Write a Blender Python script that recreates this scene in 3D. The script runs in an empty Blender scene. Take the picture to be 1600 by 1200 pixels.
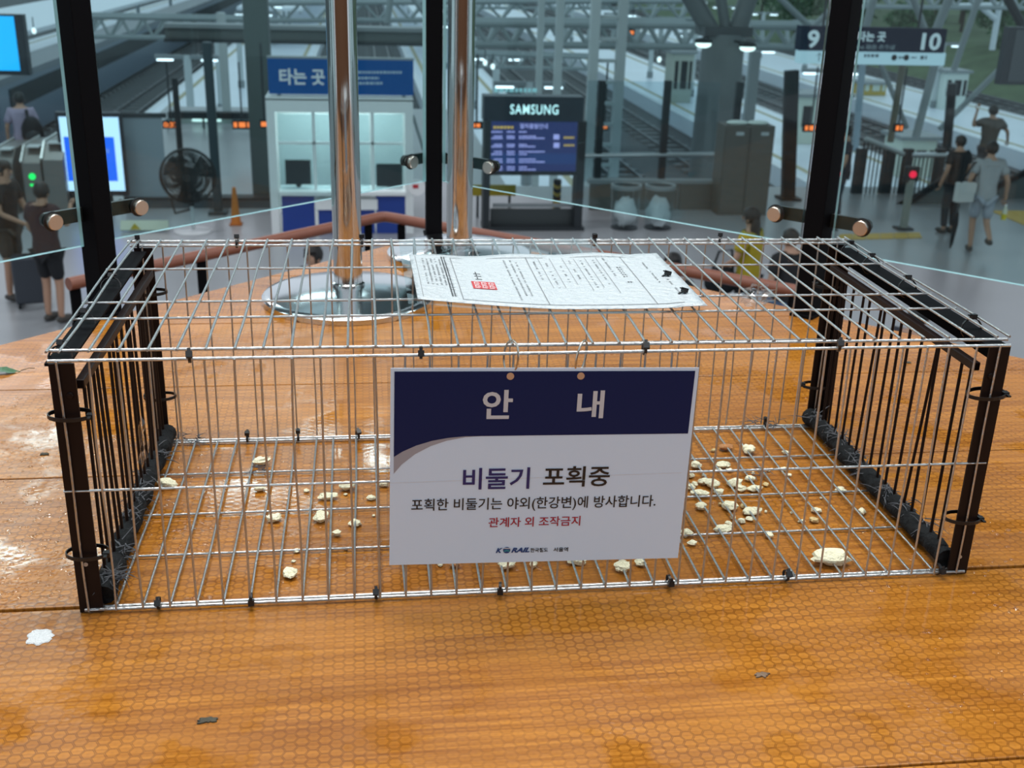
import bpy, bmesh, math, random
from mathutils import Vector, Matrix, noise as mnoise
random.seed(7)
S = bpy.context.scene
COL = S.collection
# ------------------------------------------------------------------ camera
FPX = 1757.0
CAM = Vector((-0.1785, -1.0011, 0.6254))
yw, pt, rl = -0.1362, 0.3697, 0.0289
_f = Vector((-math.sin(yw)*math.cos(pt), math.cos(yw)*math.cos(pt), -math.sin(pt)))
_r = Vector((math.cos(yw), math.sin(yw), 0)); _u = _r.cross(_f)
RR = _r*math.cos(rl) + _u*math.sin(rl); UU = -_r*math.sin(rl) + _u*math.cos(rl)
cam = bpy.data.cameras.new('camera'); camo = bpy.data.objects.new('camera', cam); COL.objects.link(camo)
cam.sensor_width = 36; cam.lens = FPX/1600*36; cam.clip_start = 0.02; cam.clip_end = 2000
M = Matrix.Identity(4)
for i in range(3):
    M[i][0] = RR[i]; M[i][1] = UU[i]; M[i][2] = -_f[i]; M[i][3] = CAM[i]
camo.matrix_world = M
cam.dof.use_dof = True; cam.dof.focus_distance = 1.22; cam.dof.aperture_fstop = 11
S.camera = camo
# ------------------------------------------------------------------ world and exposure
w = bpy.data.worlds.new('overcast'); S.world = w; w.use_nodes = True
bg = w.node_tree.nodes['Background']; bg.inputs[0].default_value = (0.80, 0.90, 1.0, 1); bg.inputs[1].default_value = 0.85
S.view_settings.view_transform = 'Standard'; S.view_settings.look = 'None'
S.view_settings.gamma = 1; S.view_settings.use_curve_mapping = False
S.view_settings.exposure = 0.12
def lamp(kind, name, loc, rot, energy, color, size, size_y=None):
    l = bpy.data.lights.new(name, kind); l.energy = energy; l.color = color
    if kind == 'AREA':
        l.size = size
        if size_y: l.shape = 'RECTANGLE'; l.size_y = size_y
    o = bpy.data.objects.new(name, l); COL.objects.link(o); o.location = loc; o.rotation_euler = rot
    return o

# unseen area lamp added over the table to brighten the foreground
lamp('AREA', 'table_fill_light', (.0, .45, 2.7), (0, 0, 0), 43, (1.0, .97, .92), 2.6, 1.5)
for lx, ly in ((-.9, .1), (.0, .9), (.9, .2), (-.5, 1.0)): lamp('AREA', 'added_glint_light', (lx, ly, 2.65), (0, 0, 0), 10, (1.0, .97, .92), .14)  # small unseen lamps added to make the droplets glint
# unseen hall lamps: far ones match table glints, near row added as fill
for lx, ly, lz in ((-5.5, 14, 7.4), (-6.8, 18, 7.4), (-1.3, 16, 7.4), (-10, 5, 8.2), (-4, 4.6, 8.2), (2, 4.6, 8.2), (8, 5, 8.2), (14, 7, 8.2)):
    lamp('AREA', 'unseen_hall_light', (lx, ly, lz), (0, 0, 0), 150 if ly < 10 else 200, (.92, .97, 1.0), 3.0, .6)

# ------------------------------------------------------------------ pixel-to-place helpers (1600 x 1200 frame)
def ray(px, py): return _f + RR*((px-800)/FPX) - UU*((py-600)/FPX)
def gp(px, py, z=0.0):
    d = ray(px, py); return CAM + d*((z-CAM.z)/d.z)
def yp(px, py, Y):
    d = ray(px, py); return CAM + d*((Y-CAM.y)/d.y)
def rect(x0, y0, x1, y1, Y):
    xm, ym = (x0+x1)/2, (y0+y1)/2
    return yp(x0, ym, Y).x, yp(x1, ym, Y).x, yp(xm, y1, Y).z, yp(xm, y0, Y).z
ZF = -3.75      # concourse floor
ZG = -10.5      # track bed
ZP = -9.5       # platforms

# ------------------------------------------------------------------ materials
MATS = {}
def mat(name, col=(.5,.5,.5), rough=.5, metal=0.0, emit=None, estr=1.0, spec=.5, trans=0, coat=0, nz=0, nzs=30, bump=0, alpha=None):
    if name in MATS: return MATS[name]
    m = bpy.data.materials.new(name); m.use_nodes = True; MATS[name] = m
    nt = m.node_tree; b = nt.nodes['Principled BSDF']
    b.inputs['Base Color'].default_value = (*col, 1); b.inputs['Roughness'].default_value = rough
    b.inputs['Metallic'].default_value = metal; b.inputs['Specular IOR Level'].default_value = spec
    b.inputs['Transmission Weight'].default_value = trans; b.inputs['Coat Weight'].default_value = coat
    if emit:
        b.inputs['Emission Color'].default_value = (*emit, 1); b.inputs['Emission Strength'].default_value = estr
    if nz or bump:
        tc = nt.nodes.new('ShaderNodeTexCoord'); n = nt.nodes.new('ShaderNodeTexNoise')
        n.inputs['Scale'].default_value = nzs; n.inputs['Detail'].default_value = 5
        nt.links.new(tc.outputs['Object'], n.inputs['Vector'])
        if nz:
            mx = nt.nodes.new('ShaderNodeMix'); mx.data_type = 'RGBA'
            mx.inputs[6].default_value = (*[c*(1-nz) for c in col], 1); mx.inputs[7].default_value = (*[min(1, c*(1+nz)) for c in col], 1)
            nt.links.new(n.outputs['Fac'], mx.inputs[0]); nt.links.new(mx.outputs[2], b.inputs['Base Color'])
        if bump:
            bp = nt.nodes.new('ShaderNodeBump'); bp.inputs['Strength'].default_value = bump; bp.inputs['Distance'].default_value = .01
            nt.links.new(n.outputs['Fac'], bp.inputs['Height']); nt.links.new(bp.outputs[0], b.inputs['Normal'])
    return m
class NT:
    """small node-graph helper"""
    def __init__(s, m): s.t = m.node_tree
    def n(s, typ, **kw):
        x = s.t.nodes.new(typ)
        for k, v in kw.items(): setattr(x, k, v)
        return x
    def put(s, sock, v):
        if hasattr(v, 'outputs'): v = v.outputs[0]
        if isinstance(v, bpy.types.NodeSocket): s.t.links.new(v, sock)
        else: sock.default_value = v
    def math(s, op, a, b=0.0, c=None, clamp=False):
        x = s.n('ShaderNodeMath', operation=op, use_clamp=clamp); s.put(x.inputs[0], a); s.put(x.inputs[1], b)
        if c is not None: s.put(x.inputs[2], c)
        return x.outputs[0]
    def vm(s, op, a, b=None):
        x = s.n('ShaderNodeVectorMath', operation=op); s.put(x.inputs[0], a)
        if b is not None: s.put(x.inputs[1], b)
        return x.outputs['Value'] if op == 'DOT_PRODUCT' else x.outputs[0]
    def mix(s, f, a, b):
        x = s.n('ShaderNodeMix', data_type='RGBA'); s.put(x.inputs[0], f); s.put(x.inputs[6], a); s.put(x.inputs[7], b); return x.outputs[2]
    def ramp(s, f, lo, hi):
        x = s.n('ShaderNodeMapRange', interpolation_type='SMOOTHSTEP'); s.put(x.inputs[0], f); x.inputs[1].default_value = lo; x.inputs[2].default_value = hi
        return x.outputs[0]
    def noise(s, vec, scale, detail=4, rough=.5):
        x = s.n('ShaderNodeTexNoise'); s.put(x.inputs['Vector'], vec); x.inputs['Scale'].default_value = scale
        x.inputs['Detail'].default_value = detail; x.inputs['Roughness'].default_value = rough; return x.outputs['Fac']

def glass_mat(name, tint, ior=1.45, rough=0.02, refl=1.0):
    if name in MATS: return MATS[name]
    m = bpy.data.materials.new(name); m.use_nodes = True; MATS[name] = m
    nt = m.node_tree; nt.nodes.clear(); out = nt.nodes.new('ShaderNodeOutputMaterial')
    t = nt.nodes.new('ShaderNodeBsdfTransparent'); t.inputs[0].default_value = (*tint, 1)
    g = nt.nodes.new('ShaderNodeBsdfGlossy'); g.inputs['Roughness'].default_value = rough; g.inputs[0].default_value = (refl, refl, refl, 1)
    q = NT(m); geo = q.n('ShaderNodeNewGeometry'); r0 = ((ior-1)/(ior+1))**2       # two-sided Schlick reflectance
    cs = q.math('ABSOLUTE', q.vm('DOT_PRODUCT', geo.outputs['Normal'], geo.outputs['Incoming']))
    fr = q.n('ShaderNodeMath', operation='MULTIPLY_ADD'); q.put(fr.inputs[0], q.math('POWER', q.math('SUBTRACT', 1.0, cs, clamp=True), 5.0)); fr.inputs[1].default_value = 1-r0; fr.inputs[2].default_value = r0
    mx = nt.nodes.new('ShaderNodeMixShader')
    nt.links.new(fr.outputs[0], mx.inputs[0]); nt.links.new(t.outputs[0], mx.inputs[1]); nt.links.new(g.outputs[0], mx.inputs[2])
    nt.links.new(mx.outputs[0], out.inputs[0])
    return m
def wood_material():
    m = bpy.data.materials.new('wet_wood_film'); m.use_nodes = True; g = NT(m); b = m.node_tree.nodes['Principled BSDF']
    tc = g.n('ShaderNodeTexCoord').outputs['Object']
    sx = g.n('ShaderNodeSeparateXYZ'); g.put(sx.inputs[0], tc)
    # wood grain running along x
    gv = g.vm('MULTIPLY', tc, (2.0, 60, 1)); n1 = g.noise(gv, 1.6, 6, .62)
    gv2 = g.vm('MULTIPLY', tc, (5, 190, 1)); n2 = g.noise(gv2, 1.4, 4, .6)
    n3 = g.noise(g.vm('MULTIPLY', tc, (.8, 5, 1)), 1.5, 3)
    grain = g.math('ADD', g.math('MULTIPLY', n1, .45), g.math('ADD', g.math('MULTIPLY', n2, .40), g.math('MULTIPLY', n3, .25)))
    c = g.mix(g.ramp(grain, .38, .72), (.23, .074, .008, 1), (.50, .200, .026, 1))
    # honeycomb net under the film: flat-topped cells, 9.6 mm columns, 11.1 mm rows
    p = g.vm('MULTIPLY', tc, (1/0.01108/1.0, 1/0.01108, 0))
    q = g.n('ShaderNodeCombineXYZ'); sp = g.n('ShaderNodeSeparateXYZ'); g.put(sp.inputs[0], p)
    g.put(q.inputs[0], sp.outputs[1]); g.put(q.inputs[1], sp.outputs[0]); q = q.outputs[0]   # swap so rows run in y
    s3 = (1, 1.7320508, 1); h3 = (.5, .8660254, .5)
    a = g.vm('SUBTRACT', g.vm('MODULO', g.vm('ADD', q, (4000, 4000*1.7320508, 0)), s3), h3)
    bb = g.vm('SUBTRACT', g.vm('MODULO', g.vm('ADD', q, (4000.5, 4000*1.7320508+.8660254, 0)), s3), h3)
    a = g.vm('MULTIPLY', a, (1, 1, 0)); bb = g.vm('MULTIPLY', bb, (1, 1, 0))
    less = g.math('LESS_THAN', g.vm('DOT_PRODUCT', a, a), g.vm('DOT_PRODUCT', bb, bb))
    mv = g.n('ShaderNodeMix', data_type='VECTOR'); g.put(mv.inputs[0], less); g.put(mv.inputs[4], bb); g.put(mv.inputs[5], a)
    ab = g.vm('ABSOLUTE', mv.outputs[1]); sa = g.n('ShaderNodeSeparateXYZ'); g.put(sa.inputs[0], ab)
    hx = g.math('MAXIMUM', g.vm('DOT_PRODUCT', ab, (.5, .8660254, 0)), sa.outputs[0])
    line = g.math('MULTIPLY', g.ramp(hx, .40, .435), g.math('SUBTRACT', 1.0, g.ramp(hx, .465, .49)))
    core = g.math('SUBTRACT', 1.0, g.ramp(hx, .0, .22))
    patch = g.ramp(g.noise(g.vm('MULTIPLY', tc, (1, 1.6, 1)), 5.5, 3), .36, .60)
    c = g.mix(g.math('MULTIPLY', line, g.math('MULTIPLY_ADD', patch, .42, .34)), c, (.10, .028, .004, 1))
    c = g.mix(g.math('MULTIPLY', core, .16), c, (.11, .04, .01, 1))
    g.put(b.inputs['Base Color'], c)
    # wet film: smooth puddles and a beaded damp surface
    wet = g.noise(tc, 7.5, 4, .55); pud = g.ramp(wet, .50, .60)
    far = g.ramp(sx.outputs[1], -.05, .5)
    beads = g.n('ShaderNodeTexVoronoi', feature='SMOOTH_F1'); g.put(beads.inputs['Vector'], tc); beads.inputs['Scale'].default_value = 210
    bd = g.math('SUBTRACT', 1.0, g.ramp(beads.outputs['Distance'], .08, .5))
    area = g.math('MULTIPLY', g.ramp(g.noise(tc, 4.2, 3), .50, .64), g.math('SUBTRACT', 1.0, pud))
    hgt = g.math('ADD', g.math('MULTIPLY', g.math('MULTIPLY', hx, g.math('MULTIPLY_ADD', pud, -.65, 1.0)), .7), g.math('MULTIPLY', g.math('MULTIPLY', bd, area), 1.3))
    hgt = g.math('ADD', hgt, g.math('ADD', g.math('MULTIPLY', g.noise(tc, 45, 3), .25), g.math('MULTIPLY', g.noise(tc, 160, 2), .30)))
    bp = g.n('ShaderNodeBump'); bp.inputs['Strength'].default_value = .20; bp.inputs['Distance'].default_value = .0012; g.put(bp.inputs['Height'], hgt)
    g.put(b.inputs['Normal'], bp)
    g.put(b.inputs['Roughness'], g.math('SUBTRACT', g.math('MULTIPLY_ADD', g.noise(tc, 20, 3), .16, .24), g.math('MULTIPLY', pud, .22)))
    b.inputs['IOR'].default_value = 1.52
    return m
WOOD = wood_material()
BLACK = mat('black_paint', (.004, .004, .005), .6, spec=.04)
BROWNBLACK = mat('brown_black_steel', (.010, .005, .0045), .45, spec=.2, nz=.3, nzs=40)
ZINC = mat('zinc_wire', (.50, .51, .51), .30, .9, nz=.12, nzs=220, bump=.2)
NYLON = mat('black_nylon', (.006, .006, .007), .42)
CHROME = mat('polished_steel', (.60, .60, .59), .07, 1.0, nz=.03, nzs=8)
STEELB = mat('brushed_steel', (.56, .50, .44), .28, 1.0)
WHITE = mat('white_print', (.80, .80, .80), .5)
PAPER = mat('notice_paper', (.63, .765, .92), .4, coat=.05)
NAVY = mat('navy_ink', (.006, .015, .075), .45, spec=.2)

# ------------------------------------------------------------------ mesh helpers
class MB:
    def __init__(s): s.v = []; s.f = []; s.smooth = []
    def add(s, vs, fs, sm=False):
        o = len(s.v); s.v += [tuple(x) for x in vs]; s.f += [tuple(i+o for i in f) for f in fs]; s.smooth += [sm]*len(fs); return s
    def box(s, c, d, mtx=None):
        c = Vector(c); h = [x/2 for x in d]; vs = []
        for x in (-1, 1):
            for y in (-1, 1):
                for z in (-1, 1):
                    p = Vector((x*h[0], y*h[1], z*h[2])); vs.append(c + (mtx @ p if mtx else p))
        return s.add(vs, [(0,1,3,2),(4,6,7,5),(0,4,5,1),(2,3,7,6),(0,2,6,4),(1,5,7,3)])
    def mm(s, lo, hi): return s.box([(a+b)/2 for a, b in zip(lo, hi)], [abs(b-a) for a, b in zip(lo, hi)])
    def beam(s, a, b, wx, wy, up=Vector((0,0,1))):
        a = Vector(a); b = Vector(b); d = (b-a); L = d.length; d.normalize()
        if abs(d.dot(up)) > .98: up = Vector((0,1,0))
        x = d.cross(up).normalized(); y = x.cross(d)
        return s.box((a+b)/2, (wx, L, wy), Matrix((x, d, y)).transposed())
    def tube(s, pts, r, n=8, cap=True):
        pts = [Vector(p) for p in pts]; k = len(pts); rs = r if isinstance(r, (list, tuple)) else [r]*k
        vs = []; fs = []; ref = None
        for i, p in enumerate(pts):
            t = (pts[min(i+1, k-1)] - pts[max(i-1, 0)]).normalized()
            if ref is None:
                ref = Vector((0,0,1)) if abs(t.z) < .9 else Vector((1,0,0))
            x = t.cross(ref).normalized(); y = x.cross(t).normalized(); ref = y
            for j in range(n):
                a = 2*math.pi*j/n; vs.append(p + (x*math.cos(a) + y*math.sin(a))*rs[i])
        for i in range(k-1):
            for j in range(n): fs.append((i*n+j, i*n+(j+1) % n, (i+1)*n+(j+1) % n, (i+1)*n+j))
        s.add(vs, fs, True)
        if cap: s.add([vs[j] for j in range(n)], [tuple(range(n))]); s.add([vs[(k-1)*n+j] for j in range(n)], [tuple(reversed(range(n)))])
        return s
    def lathe(s, prof, c=(0,0,0), n=32, mtx=None):
        c = Vector(c); vs = []; fs = []
        for (r, z) in prof:
            for j in range(n):
                a = 2*math.pi*j/n; p = Vector((r*math.cos(a), r*math.sin(a), z)); vs.append(c + (mtx @ p if mtx else p))
        for i in range(len(prof)-1):
            for j in range(n): fs.append((i*n+j, i*n+(j+1) % n, (i+1)*n+(j+1) % n, (i+1)*n+j))
        return s.add(vs, fs, True)
    def prism(s, poly, z0, z1):
        n = len(poly); vs = [(x, y, z0) for x, y in poly] + [(x, y, z1) for x, y in poly]
        return s.add(vs, [tuple(reversed(range(n))), tuple(range(n, 2*n))] + [(i, (i+1) % n, n+(i+1) % n, n+i) for i in range(n)])
    def ball(s, c, r, seg=12, rings=8, fn=None):
        c = Vector(c); r = Vector(r) if not isinstance(r, (int, float)) else Vector((r, r, r)); vs = []; fs = []
        for i in range(rings+1):
            th = math.pi*i/rings
            for j in range(seg):
                ph = 2*math.pi*j/seg; p = Vector((math.sin(th)*math.cos(ph), math.sin(th)*math.sin(ph), math.cos(th)))
                if fn: p = fn(p)
                vs.append(c + Vector((p.x*r.x, p.y*r.y, p.z*r.z)))
        for i in range(rings):
            for j in range(seg): fs.append((i*seg+j, (i+1)*seg+j, (i+1)*seg+(j+1) % seg, i*seg+(j+1) % seg))
        return s.add(vs, fs, True)
    def mesh(s, name, m):
        me = bpy.data.meshes.new(name); me.from_pydata(s.v, [], s.f)
        me.polygons.foreach_set('use_smooth', s.smooth); me.materials.append(m); me.validate(); me.update()
        if any(s.smooth): me.set_sharp_from_angle(angle=math.radians(38))
        return me
    def build(s, name, m, parent=None, bevel=0):
        o = bpy.data.objects.new(name, s.mesh(name, m)); COL.objects.link(o)
        if parent: o.parent = parent
        if bevel:
            bv = o.modifiers.new('bevel', 'BEVEL'); bv.width = bevel; bv.segments = 2; bv.limit_method = 'ANGLE'
        return o
def tag(o, label=None, cat=None, group=None, kind=None):
    if label: o['label'] = label
    if cat: o['category'] = cat
    if group: o['group'] = group
    if kind: o['kind'] = kind
    return o
def thing(name, label, cat, loc=(0,0,0), rz=0, group=None):
    o = bpy.data.objects.new(name, None); COL.objects.link(o); o.location = loc; o.rotation_euler = (0,0,rz); o.empty_display_size = .05
    return tag(o, label, cat, group)
def struct(name, mb, m, label=None):
    o = mb.build(name, m); o['kind'] = 'structure'
    if label: o['label'] = label
    return o
def meshobj(name, me, parent=None, loc=(0,0,0)):
    o = bpy.data.objects.new(name, me); COL.objects.link(o); o.location = loc
    if parent: o.parent = parent
    return o
def text_mesh(txt, width=None, height=None, bold=0.0, extrude=0.0, shear=0.0, m=None, name='lettering'):
    """flat lettering centred on its own middle, in the XY plane"""
    cu = bpy.data.curves.new(name, 'FONT'); cu.body = txt; cu.size = 1; cu.offset = bold; cu.extrude = extrude; cu.shear = shear; cu.space_character = 1.12 if txt == 'SAMSUNG' else 1.0; cu.resolution_u = 3
    o = bpy.data.objects.new(name, cu); COL.objects.link(o)
    dg = bpy.context.evaluated_depsgraph_get(); me = bpy.data.meshes.new_from_object(o.evaluated_get(dg))
    bpy.data.objects.remove(o); bpy.data.curves.remove(cu)
    xs = [v.co.x for v in me.vertices]; ys = [v.co.y for v in me.vertices]
    if not xs: return me
    cx, cy = (min(xs)+max(xs))/2, (min(ys)+max(ys))/2; wx, wy = max(xs)-min(xs), max(ys)-min(ys)
    sx = width/wx if width else None; sy = height/wy if height else None
    sx = sx or sy; sy = sy or sx
    for v in me.vertices: v.co.x = (v.co.x-cx)*sx; v.co.y = (v.co.y-cy)*sy
    me.name = name; me.materials.clear(); me.materials.append(m or WHITE); return me
def facing_text(txt, x, y, z, width, height, m, parent, bold=.02, name='lettering', shear=0):
    """lettering that stands upright on a surface facing -Y"""
    me = text_mesh(txt, width, height, bold, 0, shear, m, name)
    o = meshobj(name, me, parent, (x, y, z)); o.rotation_euler = (math.pi/2, 0, 0); return o

# ================================================================== LARGE STRUCTURE
# concourse floor
FLOOR = mat('concourse_floor', (.30, .31, .325), .30, nz=.10, nzs=.8, spec=.5)
mb = MB(); mb.mm((-40, -12, ZF-.4), (45, 20.9, ZF)); mb.mm((-5.6, 20.9, ZF-.4), (2.6, 32, ZF))
struct('floor', mb, FLOOR, 'grey polished concourse floor below the glass')
# mezzanine on which the table and the viewer stand
MEZ = mat('mezzanine_floor', (.22, .10, .05), .35, nz=.2, nzs=6)
ax, ay = -.10, 3.72
poly = [(ax, ay), (ax+4.6, ay-4.3), (ax+9, -1.0), (ax+9, -7), (ax-9, -7), (ax-9, -1.0), (ax-4.6, ay-4.55)]
struct('floor_mezzanine', MB().prism(poly, -1.40, -1.05), MEZ, 'brown mezzanine floor under the wooden table')
WALLW = mat('grey_beige_wall', (.42, .41, .40), .6, nz=.06, nzs=3)
struct('wall_added', MB().mm((-9.1, -7.2, -1.05), (8.9, -7.0, 2.6)), WALLW, 'unseen grey beige wall behind the viewer, added to shade the notice')  # added out of view: reflects in the poles, cuts light on the notice
struct('trim_2', MB().mm((-9.1, -7.0, -1.05), (8.9, -6.96, 1.05)), mat('added_wainscot', (.24, .105, .045), .5, nz=.3, nzs=3), 'unseen brown wainscot on the back wall, added for the pole reflections')  # added out of view so the chrome poles reflect brown
struct('roof', MB().mm((-45, 2.6, 8.6), (50, 12, 8.9)).mm((-45, 14.5, 8.6), (50, 24, 8.9)).mm((-45, 12, 8.6), (-15, 14.5, 8.9)).mm((0, 12, 8.6), (50, 14.5, 8.9)), mat('added_roof', (.10, .11, .115), .7), 'unseen dark hall roof added over the concourse to darken reflections')  # added out of view to darken puddle reflections; gap streaks the domes
mbs = MB()
for x, y in ((-3.5, -3), (3.5, -3), (-2.2, .6), (2.2, .6)): mbs.tube([(x, y, ZF), (x, y, -1.40)], .18, 16)
struct('trim_1', mbs, mat('grey_column', (.30, .33, .34), .5), 'grey columns carrying the mezzanine')
# tracks, platforms and green bank beyond the concourse
struct('ground', MB().mm((-300, 18, ZG-1), (300, 700, ZG)), mat('track_bed', (.075, .08, .085), .9, nz=.35, nzs=.5), 'dark ballast bed of the station yard')
PLAT = mat('platform_concrete', (.74, .80, .88), .30, nz=.12, nzs=.25)
YEL = mat('tactile_yellow', (.62, .40, .07), .6)
def platform(i, x0, x1, y0, y1, label):
    t = thing('train_platform', label, 'platform', ((x0+x1)/2, y0, ZG))
    def lm(a, b, c, d, e, f): 
        cx = (x0+x1)/2; return MB().mm((a-cx, c-y0, e-ZG), (b-cx, d-y0, f-ZG))
    lm(x0, x1, y0, y1, ZG, ZP).build('slab', PLAT, t)
    for xe, s in ((x0, 1), (x1, -1)):
        lm(xe, xe+s*.35, y0, y1, ZP, ZP+.012).build('edge_strip', mat('pale_edge', (.70, .74, .78), .5), t)
        lm(xe+s*.9, xe+s*1.25, y0, y1, ZP, ZP+.012).build('tactile_strip', mat('tactile_dull', (.40, .36, .22), .6), t)
    return t
platform(1, -34, -22.2, 34, 420, 'long pale platform at the far left beyond the dark train')
platform(2, -13.6, -4.5, 36, 420, 'long pale platform behind the information booth')
platform(3, 4.0, 10.5, 40, 420, 'pale platform seen between the lattice columns and the departure screen')
platform(4, 20.9, 28.2, 22, 420, 'shiny pale platform left of the forked column')
platform(5, 37.3, 46.2, 24, 420, 'broad bright platform at the right under the number sign')
RAILM = mat('rail_steel', (.20, .20, .21), .35, .8)
SLEEP = mat('concrete_sleeper', (.17, .175, .18), .9)
def track(xc, label):
    t = thing('railway_track', label, 'track', (xc, 30, ZG))
    for s in (-.72, .72): MB().mm((s-.04, -8, .18), (s+.04, 350, .36)).build('rail', RAILM, t)
    mb = MB()
    for k in range(150): mb.mm((-1.25, -7+k*1.6, 0), (1.25, -6.55+k*1.6, .18))
    o = mb.build('sleepers', SLEEP, t); o['kind'] = 'stuff'
for xc, l in ((-20.2, 'railway track beside the long dark train at the left'), (-15.7, 'railway track along the left edge of the platform behind the booth'),
              (-2.4, 'railway track just right of the platform behind the booth'), (1.9, 'railway track left of the lattice columns'),
              (13.2, 'left railway track of the pair in front of the shiny platform'), (18.2, 'railway track hugging the shiny platform left of the forked column'),
              (31.0, 'railway track on the right side of the shiny platform'), (34.9, 'railway track hugging the broad bright platform'),
              (48.6, 'railway track between the broad bright platform and the green bank'), (52.6, 'railway track at the foot of the green bank')):
    track(xc, l)
# green bank right of the tracks
GRASS = mat('bank_grass', (.085, .125, .06), .9, nz=.6, nzs=.5)
struct('ground_bank', MB().add([(55.5,20,ZG), (64,20,ZG+3), (120,20,ZG+6), (120,420,ZG+6), (64,420,ZG+3), (55.5,420,ZG)],
       [(0,1,4,5), (1,2,3,4)]), GRASS, 'grassy green bank beyond the last track')

# ================================================================== TABLE, GLASS AND POLES
def wb(mb, name, m, parent, bevel=0):
    """build from world coordinates under a parent that only translates"""
    o = mb.build(name, m, parent, bevel)
    if parent.parent is None: o.location = -parent.location
    return o
table = thing('wooden_table', 'large wood-look table top with honeycomb film, wet, its corner pointing at the glass', 'table', (0, 0, -1.05))
seams = [-.896, -.594, -.292, .010, .312, .615, .917, 1.219, 1.521]
lim = lambda y: min(2.15, 1.592-y)
def plank(y0, y1):
    pts = []
    ys = [y0] + ([-.56] if y0 < -.56 < y1 else []) + [y1]
    poly = [(lim(y), y) for y in ys] + [(-lim(y), y) for y in reversed(ys)]
    return wb(MB().prism(poly, -.022, 0), 'plank', WOOD, table, .0012)
for a, b in zip(seams[:-1], seams[1:]):
    ga = .0028 if abs(a-.01) < .001 else .0013; gb = .0028 if abs(b-.01) < .001 else .0013
    plank(a+ga, b-gb)
wb(MB().prism([(.0705, 1.5225), (0, 1.592), (-.0705, 1.5225)], -.022, 0), 'plank', WOOD, table)
wb(MB().prism([(2.15, -.89), (2.15, -.56), (0, 1.588), (-2.15, -.56), (-2.15, -.89)], -.065, -.0225), 'underboard', BROWNBLACK, table)
for x, y in ((-1.7, -.7), (1.7, -.7), (0, 1.2), (-.9, .3), (.9, .3)): wb(MB().tube([(x, y, -1.05), (x, y, -.065)], .045, 16), 'leg', BLACK, table)

PANE = glass_mat('tinted_glass', (.775, .885, .89), 1.30, .0)
barrier = thing('glass_barrier', 'frameless glass barrier of four panes on three black posts at the table corner', 'glass barrier', (0, 1.5, 0))
def pane_obj(a, b, z0, z1, label, t=.010):
    a = Vector((*a, 0)); b = Vector((*b, 0)); d = (b-a).normalized(); nrm = Vector((-d.y, d.x, 0))
    q = [a+nrm*t/2, b+nrm*t/2, b-nrm*t/2, a-nrm*t/2]
    lo = [Vector((p.x, p.y, z0)) for p in q]; hi = [Vector((p.x, p.y, z1)) for p in q]
    o = wb(MB().add(lo+hi, [(0,1,5,4), (2,3,7,6)]), 'glass_pane', PANE, barrier); o['label'] = label
    MB().add(lo+hi, [(3,2,1,0), (4,5,6,7), (1,2,6,5), (3,0,4,7)]).build('polished_edge', mat('glass_edge', (.42, .62, .64), .12, spec=.8, coat=.5), o)
    return o
PL, PC, PR = Vector((-.640, .985)), Vector((-.022, 1.553)), Vector((.640, .925))
def off(p, q, s, t):
    d = (q-p).normalized(); return p + d*s, q - d*t
gl1 = off(PL, PC, .030, .030); gl2 = off(PC, PR, .030, .030)
outL = PL + Vector((-.72, -.70)).normalized()*.030; outR = PR + Vector((.72, -.69)).normalized()*.030
pane_obj((-1.75, -.10), outL, .128, 1.25, 'clear glass pane left of the left black post')
pane_obj(*gl1, .130, 1.25, 'teal-tinted glass pane between the left and the middle black post')
pane_obj(*gl2, .130, 1.25, 'teal-tinted glass pane between the middle and the right black post')
pane_obj(outR, (1.75, -.16), .128, 1.25, 'clear glass pane right of the right black post')
def glass_post(p, ang, label, d1, d2, l1=.082, l2=.082):
    rm = Matrix.Rotation(ang, 3, 'Z'); P0 = Vector((p.x, p.y, 0))
    t = wb(MB().box(P0+Vector((0, 0, .65)), (.036, .050, 1.30), rm), 'post', BLACK, barrier, .002); t['label'] = label
    MB().box(P0+Vector((0, 0, .003)), (.045, .06, .006), rm).build('foot_plate', BLACK, t, .001)
    for zc in (.180, 1.10):
        for d, al in ((d1, l1), (d2, l2)):
            d = Vector((d[0], d[1], 0)).normalized()
            nrm = Vector((d.y, -d.x, 0)); nrm = nrm if nrm.dot(Vector((0, -1, 0))) > 0 else -nrm
            base = P0 + Vector((0, 0, zc)); e = base + d*al; st = base + d*.012
            qm = nrm.to_track_quat('Z', 'Y').to_matrix()
            arm = MB().beam(st - nrm*.012, e - nrm*.012, .008, .024)
            arm.lathe([(0, -.004), (.012, -.004), (.012, .004), (0, .004)], e - nrm*.012, 20, qm)
            arm.build('bracket_arm', mat('bracket_black', (.014, .016, .015), .35), t)
            MB().lathe([(0, -.012), (.008, -.012), (.008, .005), (.0135, .005), (.0135, .0155), (.0125, .0165), (0, .0165)], e, 24, qm).build('bolt_cap', STEELB, t)
            MB().lathe([(.0135, .0052), (.017, .0052), (.017, .0062), (.0135, .0064)], e, 24, qm).build('gasket', NYLON, t)
    return t
glass_post(PL, math.radians(45), 'left black post with two capped brackets', (-.72, -.70), PC-PL)
glass_post(PC, 0, 'middle black post behind the chrome poles', PL-PC, PR-PC, .078, .165)
glass_post(PR, math.radians(-45), 'right black post in front of the number sign', PC-PR, (.72, -.69))

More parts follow.
